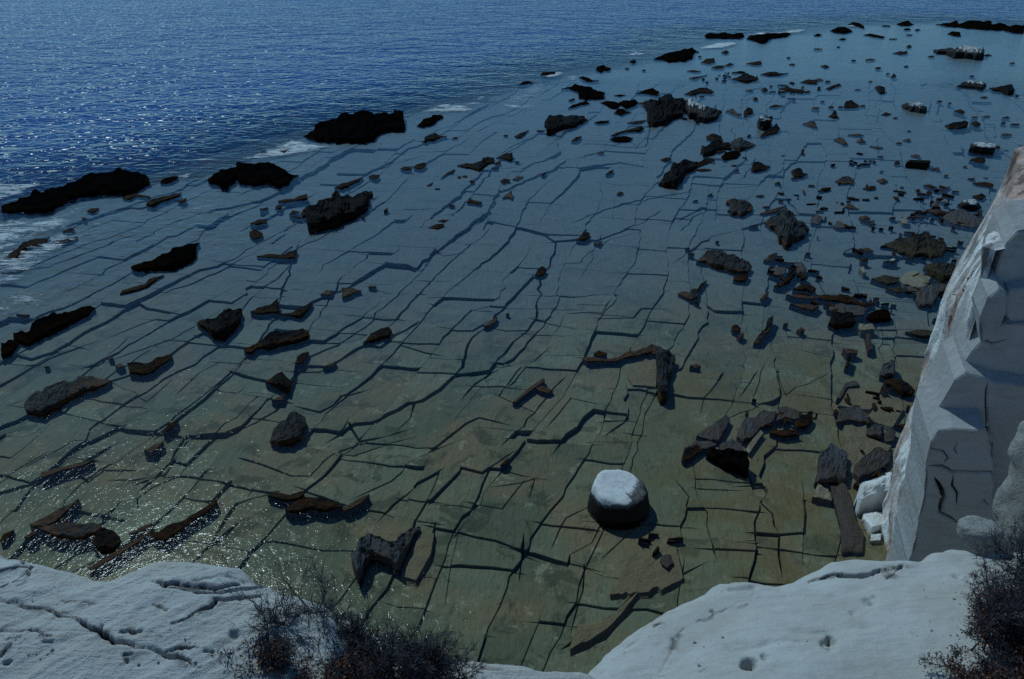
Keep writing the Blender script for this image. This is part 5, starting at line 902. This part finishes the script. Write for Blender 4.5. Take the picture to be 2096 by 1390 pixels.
dp_ = [('I 1140,940', .030, .018), ('I 1180,912', .013, .014), ('I 895,1205', .019, .045), ('I 880,1250', .028, .02), ('I 400,1340', .028, .05), ('I 490,1310', .018, .015), ('I 1040,1018', .014, .01), ('I 275,775', .008, .012), ('I 440,810', .005, .012), ('I 235,710', .006, .012), ('I 1680,780', .02, .01)]
dome = outcrop('marble_dome', 'O 1150,1460 1196,1376 1215,1330 1240,1302 1290,1265 1335,1235 1380,1205 1405,1192 1440,1178 1475,1158 1520,1156 1580,1157 1640,1148 1700,1128 1755,1122 1830,1124 1868,1128 1900,1116 1940,1108 1972,1108 1990,1112 2096,1102 2300,1095', 11.25,
    [(3.6, 3.1), (3.6, .9), (.28, .9)], .0068, surf_dome, M['dome'], round_r=.15, cracks=dc, pits=dp_)
tag(dome, 'smooth domed white marble rock filling the lower right corner', 'rock')

def boulder(name, s, zb, m, depth, sd, rough=.12, lab=None, up=1.0):
    p = outline_of(s); x0, x1 = p[:, 0].min(), p[:, 0].max(); yb = p[:, 1].max(); ytp = p[:, 1].min()
    xa, ya = P(x0, yb, zb); xb, yb2 = P(x1, yb, zb); rx_ = float(xb - xa) / 2; cx_, cy_ = float(xa + xb) / 2, float(ya) + depth * .5
    k_ = (cy_ * CP + (CAM_H - zb) * SP) / (float(ya) * CP + (CAM_H - zb) * SP); cx_ *= k_; rx_ *= k_
    hz = float(height_at(cy_ + depth * .1, ytp)) - zb
    nu, nv = 90, 60
    th, ph = np.meshgrid(np.linspace(0, 2 * math.pi, nu), np.linspace(-.5, math.pi / 2, nv), indexing='ij')
    pw = .62
    c, s_ = np.cos(th), np.sin(th); cp, sp_ = np.cos(ph), np.sin(ph); sg = lambda v, e: np.sign(v) * np.abs(v) ** e
    X = rx_ * sg(c, .8) * sg(cp, pw); Y = depth * .5 * sg(s_, .8) * sg(cp, pw); Z = hz * sg(sp_, pw)
    f = 1 + rough * fbm(X * 2.2 / max(rx_, .2), Y * 2.2 / max(rx_, .2), Z * 2.2 / max(rx_, .2), sd, 5); f[-1] = f[0]
    X *= f; Y *= f; Z = Z * (1 + (f - 1) * .6)
    o, _ = grid_obj(name, X, Y, Z, m); o.location = (cx_, cy_, zb); tag(o, lab, 'rock'); return o
boulder('marble_boulder', 'O 2090,1085 2085,1000 2095,900 2105,862 2130,838 2300,820 2320,1085', 11.30, M['boulder'], .62, 5, .10, 'tall speckled pale boulder at the right edge behind the dark shrub')
boulder('marble_block', 'O 1962,1112 1970,1088 1990,1070 2020,1068 2040,1078 2046,1112', 11.28, M['boulder'], .16, 9, .15, 'small pale block wedged between the smooth dome and the dark shrub')

# ------------------------------------------------------------------ the quarry wall on the right
def ratio_dir(r): return r * 2.130
F0 = np.array([8.62, 13.40]); B0 = np.array([9.78, 16.55]); t_f = np.array([.992, -.125]); n_f = np.array([-.125, -.992])
wall = bpy.data.objects.new('marble_wall', None); link(wall); wall.location = (F0[0], F0[1], 0)
tag(wall, 'tall upright fin of quarried white marble with a shaded blocky front at right', 'rock wall')
def child(o):
    o.parent = wall; o.matrix_parent_inverse = Matrix.Translation((-F0[0], -F0[1], 0)); return o
# sunlit side face, with the crest above it
ZT = lambda u: 8.75 + .9 * u
nu, nv = 150, 330
U, Vv = np.meshgrid(np.linspace(-.02, 1, nu), np.linspace(0, 1, nv), indexing='ij')
nl = np.array([-(B0 - F0)[1], (B0 - F0)[0]]); nl = nl / np.hypot(*nl)
zz = -.8 + Vv * (ZT(np.clip(U, 0, 1)) + .8)
Lx = np.hypot(*(B0 - F0)) * U
bul = .12 * fbm(Lx * .55, zz * .45, seed=51, octv=4) + .045 * fbm(Lx * 2.2, zz * .9, seed=52, octv=4) + .05 * np.abs(fbm(Lx * 3.0 + zz * .9, zz * .55 - Lx * .4, seed=53, octv=4))
cr = np.exp(-((Lx - (.4 + .12 * zz + .3 * vnoise(zz * .9, 2, seed=54))) / .035) ** 2) * (vnoise(zz * .7, 5, seed=55) > .05)
cr2 = np.exp(-((Lx - (2.4 - .16 * zz + .4 * vnoise(zz * .7, 7, seed=56))) / .05) ** 2) * (zz > 5.4)
cr3 = np.exp(-((Lx - (1.2 + .08 * zz + .3 * vnoise(zz * .8, 9, seed=57))) / .04) ** 2) * (vnoise(zz * .5, 8, seed=58) > .1)
bul = bul - .16 * cr - .20 * cr2 - .12 * cr3
edge = np.minimum(np.clip((1 - U) / .05, 0, 1), np.clip((U + .02) / .03, 0, 1))
lean = .10 * (zz / 9) * 0
X = F0[0] + (B0 - F0)[0] * U + nl[0] * (bul * smooth(edge) + lean) ; Y = F0[1] + (B0 - F0)[1] * U + nl[1] * (bul * smooth(edge) + lean)
back = smooth((zz - 6.2) / 3.2) * .62 * U                                        # upper far edge leans away to the right
X = X + back; Zs = zz + .10 * fbm(Lx * 1.2, 3, seed=59) * Vv
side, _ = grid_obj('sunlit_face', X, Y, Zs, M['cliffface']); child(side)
side['label'] = 'sunlit side of the wall, stained pink and grooved brown at the top'
# crest: from the top of the sunlit face to the right
nu2 = 60
ui = np.linspace(0, 1, nu2); topX = X[:, -1]; topY = Y[:, -1]; topZ = Zs[:, -1]
CX = topX[:, None] + ui[None, :] * 5.5; CY = topY[:, None] - ui[None, :] * .5; CZ = topZ[:, None] + ui[None, :] * 1.15 + .22 * fbm(CX * 1.1, CY * 1.1, seed=61, octv=4) * smooth(ui[None, :] / .1) + .25 * smooth(ui[None, :] / .12)
crest, _ = grid_obj('crest', CX[:, ::-1], CY[:, ::-1], CZ[:, ::-1], M['cliffface']); child(crest)
# back and far end
bk = mesh_obj('back_face', [(*B0, -1), (B0[0] + .8, B0[1], 9.6), (15.6, 16.2, 11), (15.6, 16.2, -1), (14.6, 12.6, 10.2), (14.6, 12.6, -1)], [(0, 1, 2, 3), (3, 2, 4, 5)], M['block']); child(bk)

def front_pt(px, py, off):
    """point of the front plane moved towards the camera by off"""
    X = px - 1048.0; U = 695.0 - py; d = np.array([X, FPX * CP + U * SP, -(FPX * SP - U * CP)])
    o = F0 + n_f * off; s = ((o - 0) @ n_f) / (d[:2] @ n_f); p = d * s + np.array([0, 0, CAM_H])
    return (p[:2] - o) @ t_f, p[2]
def front_block(poly_px, off, thick, cracks=(), lab=None, m='block', top_slope=0.0, gapw=.035):
    q = np.array([front_pt(a, b, off) for a, b in pts(poly_px)])
    ln = []
    dens = [q[0]]
    for a, b in zip(q, np.roll(q, -1, 0)):
        n = max(1, int(np.hypot(*(b - a)) / .25))
        for i in range(1, n + 1): dens.append(a + (b - a) * i / n + (np.array([random.uniform(-.03, .03), random.uniform(-.03, .03)]) if i < n else 0))
    ln.append((np.array(dens), .012))
    for s, g in cracks:
        c = np.array([front_pt(a, b, off) for a, b in pts(s)]); o = [c[0]]
        for a, b in zip(c[:-1], c[1:]):
            n = max(1, int(np.hypot(*(b - a)) / .16))
            for i in range(1, n + 1): o.append(a + (b - a) * i / n + (np.array([random.uniform(-.025, .025), random.uniform(-.025, .025)]) if i < n else 0))
        ln.append((np.array(o), g))
    # a few inner points so that the faces can be uneven
    lo, hi = q.min(0), q.max(0)
    pc = cells(ln, lambda x, y: inside(x, y, q))
    V, Fc, nb = [], [], 0
    O = F0 + n_f * off
    for p in pc:
        if len(p[0]) < 1: continue
        dz = random.uniform(-.02, .02)
        v, f = piece_mesh(p, lambda x, y: dz + .03 * fbm(x * 1.3, y * 1.3, seed=71), thick, .03)
        w = np.c_[O[0] + t_f[0] * v[:, 0] + n_f[0] * v[:, 2], O[1] + t_f[1] * v[:, 0] + n_f[1] * v[:, 2], v[:, 1]]
        back_ = v[:, 2] < -thick * .6
        w[:, 2] += np.where(back_, top_slope, 0)
        V.append(w); Fc += [tuple(k + nb for k in t) for t in f]; nb += len(w)
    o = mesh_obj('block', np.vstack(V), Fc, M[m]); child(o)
    if lab: o['label'] = lab
    return o
# stack of the front, lowest and most proud first
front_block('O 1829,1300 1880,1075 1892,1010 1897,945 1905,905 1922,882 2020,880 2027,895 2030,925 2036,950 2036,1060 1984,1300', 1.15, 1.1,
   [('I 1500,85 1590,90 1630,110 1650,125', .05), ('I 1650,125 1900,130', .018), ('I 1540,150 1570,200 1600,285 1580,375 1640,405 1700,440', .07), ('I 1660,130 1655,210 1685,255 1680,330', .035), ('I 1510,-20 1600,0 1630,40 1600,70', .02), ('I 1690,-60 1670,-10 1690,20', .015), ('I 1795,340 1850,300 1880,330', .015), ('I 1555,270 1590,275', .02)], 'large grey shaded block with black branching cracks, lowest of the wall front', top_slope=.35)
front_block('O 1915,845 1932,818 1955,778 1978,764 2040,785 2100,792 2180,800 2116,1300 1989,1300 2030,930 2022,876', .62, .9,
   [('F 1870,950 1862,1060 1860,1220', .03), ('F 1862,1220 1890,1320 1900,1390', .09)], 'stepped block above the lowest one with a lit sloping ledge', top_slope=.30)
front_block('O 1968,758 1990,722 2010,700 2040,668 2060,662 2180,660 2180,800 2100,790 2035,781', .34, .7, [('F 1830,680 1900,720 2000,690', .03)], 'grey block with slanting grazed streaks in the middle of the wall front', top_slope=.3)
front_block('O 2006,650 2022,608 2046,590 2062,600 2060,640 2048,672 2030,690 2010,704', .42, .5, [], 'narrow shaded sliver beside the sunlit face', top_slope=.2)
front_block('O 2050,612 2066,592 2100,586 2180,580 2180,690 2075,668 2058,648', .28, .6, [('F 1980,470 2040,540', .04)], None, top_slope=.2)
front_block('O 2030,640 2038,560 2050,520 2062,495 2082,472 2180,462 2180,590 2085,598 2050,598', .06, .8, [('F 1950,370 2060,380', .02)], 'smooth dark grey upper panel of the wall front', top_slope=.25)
bodyp = np.array([front_pt(a, b, -.25) for a, b in [(1820, 1350), (1880, 1075), (1900, 900), (1935, 780), (1980, 660), (2060, 480), (2200, 455), (2171, 1350)]])
O_ = F0 - n_f * .25
fillv = [(*(O_ + t_f * a), b) for a, b in bodyp] + [(*(O_ + t_f * a - n_f * .5), b) for a, b in bodyp]; nb = len(bodyp)
fill = mesh_obj('core', fillv, [tuple(range(nb))] + [(i, (i + 1) % nb, nb + (i + 1) % nb, nb + i) for i in range(nb)], M['block']); child(fill)

# tuft of green in the upper groove of the wall
tv, tf = [], []
gp = np.array(front_pt(2040, 440, -1.6)); c0 = np.array([F0[0] + 1.02, F0[1] + 1.55, 7.15])
for i in range(260):
    a = np.array([random.gauss(0, .10), random.gauss(0, .10), random.gauss(0, .16)]) + c0 + np.array([nl[0], nl[1], 0]) * .14
    u_ = np.array([random.gauss(0, 1) for _ in range(3)]); u_ /= np.linalg.norm(u_); w_ = np.cross(u_, [random.gauss(0, 1) for _ in range(3)]); w_ /= np.linalg.norm(w_)
    b = len(tv); tv += [a, a + u_ * .05 + w_ * .02, a + u_ * .10, a + u_ * .05 - w_ * .02]; tf.append((b, b + 1, b + 2, b + 3))
o = mesh_obj('green_plant', tv, tf, M['green']); tag(o, 'little green plant growing in a groove near the top of the marble wall', 'plant')

# ------------------------------------------------------------------ dry shrubs
def tubes(name, segs, m, parent=None, sides=3):
    segs = np.array(segs, float)          # p0 p1 r0 r1
    p0, p1, r0, r1 = segs[:, 0:3], segs[:, 3:6], segs[:, 6], segs[:, 7]
    d = p1 - p0; d /= np.linalg.norm(d, axis=1)[:, None] + 1e-9
    a = np.cross(d, np.where(np.abs(d[:, 2:3]) < .9, [[0, 0, 1.0]], [[1.0, 0, 0]])); a /= np.linalg.norm(a, axis=1)[:, None] + 1e-9; b = np.cross(d, a)
    n = len(segs); V = np.zeros((n, 2 * sides, 3)); Fq = []
    for k in range(sides):
        an = 2 * math.pi * k / sides; o = a * math.cos(an) + b * math.sin(an)
        V[:, k] = p0 + o * r0[:, None]; V[:, sides + k] = p1 + o * r1[:, None]
    base = np.arange(n)[:, None] * 2 * sides
    Fq = np.concatenate([base + np.array([[k, (k + 1) % sides, sides + (k + 1) % sides, sides + k]]) for k in range(sides)], 0)
    me = bpy.data.meshes.new(name); me.vertices.add(n * 2 * sides); me.vertices.foreach_set('co', V.reshape(-1).astype(np.float32))
    me.loops.add(Fq.size); me.loops.foreach_set('vertex_index', Fq.reshape(-1).astype(np.int32)); me.polygons.add(len(Fq)); me.polygons.foreach_set('loop_start', np.arange(0, Fq.size, 4, dtype=np.int32))
    me.update(calc_edges=True); me.materials.append(m); o = bpy.data.objects.new(name, me); link(o)
    if parent: o.parent = parent
    return o
def grow(p, d, L, r, lev, out, kink=.35, spread=.7, nseg=4, kids=(3, 4), upw=.10):
    p = p.copy(); d = d.copy(); sl = L / nseg
    for i in range(nseg):
        d = d + np.array([random.gauss(0, kink) for _ in range(3)]) * .5 + np.array([0, 0, upw]); d /= np.linalg.norm(d)
        q = p + d * sl; r2 = r * (1 - .5 / nseg)
        out.setdefault(lev, []).append([*p, *q, r, r2]); p = q; r = r2
        if lev > 0 and i >= (0 if lev < 3 else 1):
            for _ in range(random.randint(*kids) if i == nseg - 1 else random.randint(1, 2)):
                k = d + np.array([random.gauss(0, spread) for _ in range(3)]); k /= np.linalg.norm(k)
                grow(p, k, L * random.uniform(.45, .75), max(r * .62, .0011), lev - 1, out, kink, spread, nseg, kids, upw)
def shrub(label, base, stems, H, lev, leafn, leaf_r, tilt=(0, 0), spreadx=.8, r=.007, bare=0):
    root = bpy.data.objects.new('dry_shrub', None); link(root); root.location = base; tag(root, label, 'shrub', 'dry dark shrubs on the cliff edge')
    out = {}; top = []
    for i in range(stems):
        a = random.uniform(0, 2 * math.pi); o = {}
        st = np.array([random.gauss(0, .06) * spreadx * 2, random.gauss(0, .04), -.03])
        d = np.array([math.cos(a) * spreadx + tilt[0], math.sin(a) * spreadx * .6 + tilt[1], random.uniform(.5, 1.1)]); d /= np.linalg.norm(d)
        grow(st, d, H * random.uniform(.38, .6), r * random.uniform(.7, 1.1), lev, o)
        tubes('stem', o.pop(lev), M['stem'], root, 5)
        for k, v in o.items(): out.setdefault(k, []).extend(v)
    tw = []
    for k, v in out.items(): tw += v
    t = tubes('twigs', tw, M['twig'], root); t['kind'] = 'stuff'
    tv, tf = [], []
    cand = [s for s in tw if s[2] < leaf_r]
    for i in range(leafn if cand else 0):
        s = random.choice(cand); a = np.array(s[:3]) + np.array([random.gauss(0, .014) for _ in range(3)])
        u_ = np.array([random.gauss(0, 1) for _ in range(3)]); u_ /= np.linalg.norm(u_); w_ = np.cross(u_, [random.gauss(0, 1) for _ in range(3)]); w_ /= np.linalg.norm(w_)
        l_ = random.uniform(.008, .017); b = len(tv); tv += [a, a + u_ * l_ * .5 + w_ * l_ * .25, a + u_ * l_, a + u_ * l_ * .5 - w_ * l_ * .25]; tf.append((b, b + 1, b + 2, b + 3))
    if tv: lo_ = mesh_obj('dry_leaves', tv, tf, M['leaf'], root); lo_['kind'] = 'stuff'
    return root
def at(px, py, z): x, y = P(px, py, z); return (float(x), float(y), z)
random.seed(21)
shrub('bushy grey brown dry shrub at bottom centre, densest one beside the rim', at(735, 1400, 11.45), 19, .29, 3, 3600, .17, tilt=(.05, .2), spreadx=1.1)
shrub('sparser dry shrub with bare crooked stems against the left ledge', at(640, 1350, 11.5), 5, .38, 3, 900, .14, tilt=(-.05, .15), spreadx=.55, r=.010)
shrub('low rusty brown dry shrub creeping along the bottom of the left ledge', at(590, 1405, 11.62), 12, .19, 3, 4200, .25, spreadx=1.1, r=.004)
shrub('small fuzzy dry shrub at the right end of the bottom thicket', at(815, 1390, 11.45), 9, .24, 3, 500, .1, tilt=(.2, .1), r=.005)
shrub('dark dry shrub at the right edge, rusty at its foot, in front of the boulder', at(2112, 1330, 11.4), 24, .29, 3, 5200, .22, tilt=(-.05, .35), r=.0045)
shrub('rusty low shrub in the bottom right corner under the dark shrub', at(2105, 1410, 11.4), 16, .23, 3, 6500, .30, tilt=(-.05, .1), spreadx=1.0, r=.004)
shrub('upper tuft of the dark shrubbery at the right edge, against the pale boulder', at(2130, 1215, 11.4), 12, .30, 3, 900, .1, tilt=(-.05, .3), r=.004)
# loose chips lying on the ledge tops
cv, cf, nb = [], [], 0
rg = np.random.default_rng(12)
bpy.context.view_layer.update()
for o_, zt, boxes in ((left_ledge, 11.7, [(20, 1250, 560, 1370), (240, 1300, 420, 1380), (0, 1200, 120, 1380)]), (dome, 11.3, [(1420, 1280, 1950, 1375), (1880, 1180, 1960, 1370)])):
    for x0, y0, x1, y1 in boxes:
        for _ in range(9):
            x, y = P(rg.uniform(x0, x1), rg.uniform(y0, y1), zt); ok, loc, nrm, _i = o_.ray_cast(Vector((float(x), float(y), 14)), Vector((0, 0, -1)))
            if not ok or nrm.z < .75: continue
            sz = .003 + .006 * rg.random() ** 3
            for k in range(6):
                a_ = k * math.pi / 3 + rg.uniform(-.3, .3); q = sz * rg.uniform(.6, 1.1); cv += [(loc.x + q * math.cos(a_), loc.y + q * math.sin(a_), loc.z - .002), (loc.x + q * .7 * math.cos(a_), loc.y + q * .7 * math.sin(a_), loc.z + sz * rg.uniform(.5, .9))]
            cf += [(nb + 2 * k, nb + (2 * k + 2) % 12, nb + (2 * k + 3) % 12, nb + 2 * k + 1) for k in range(6)] + [tuple(nb + 2 * k + 1 for k in range(6))]; nb += 12
tag(mesh_obj('stone_chips', cv, cf, M['boulder']), 'tiny loose stone chips lying on the white ledges', None, None, 'stuff')
# ------------------------------------------------------------------ body of the cliff under the outcrops, out of sight below them
xs = np.linspace(-40, 40, 120); tt = np.linspace(0, 1, 40)
XX, TT = np.meshgrid(xs, tt, indexing='ij')
prof_y = np.interp(TT, [0, .25, .35, 1.0], [-14, .9, 1.7, 4.4]); prof_z = np.interp(TT, [0, .25, .35, 1.0], [13.4, 11.1, 10.6, -1.2])
YY = prof_y + .5 * fbm(XX * .35, TT * 6, seed=81) * (TT > .3) - .02 * np.abs(XX); ZZ = prof_z + .12 * fbm(XX * .8, TT * 9, seed=82) * (TT < .3) - np.where(TT > .2, 0, .0)
cl, _ = grid_obj('cliff', XX, YY, ZZ, M['block']); tag(cl, 'marble cliff the viewer stands on', None, None, 'structure')
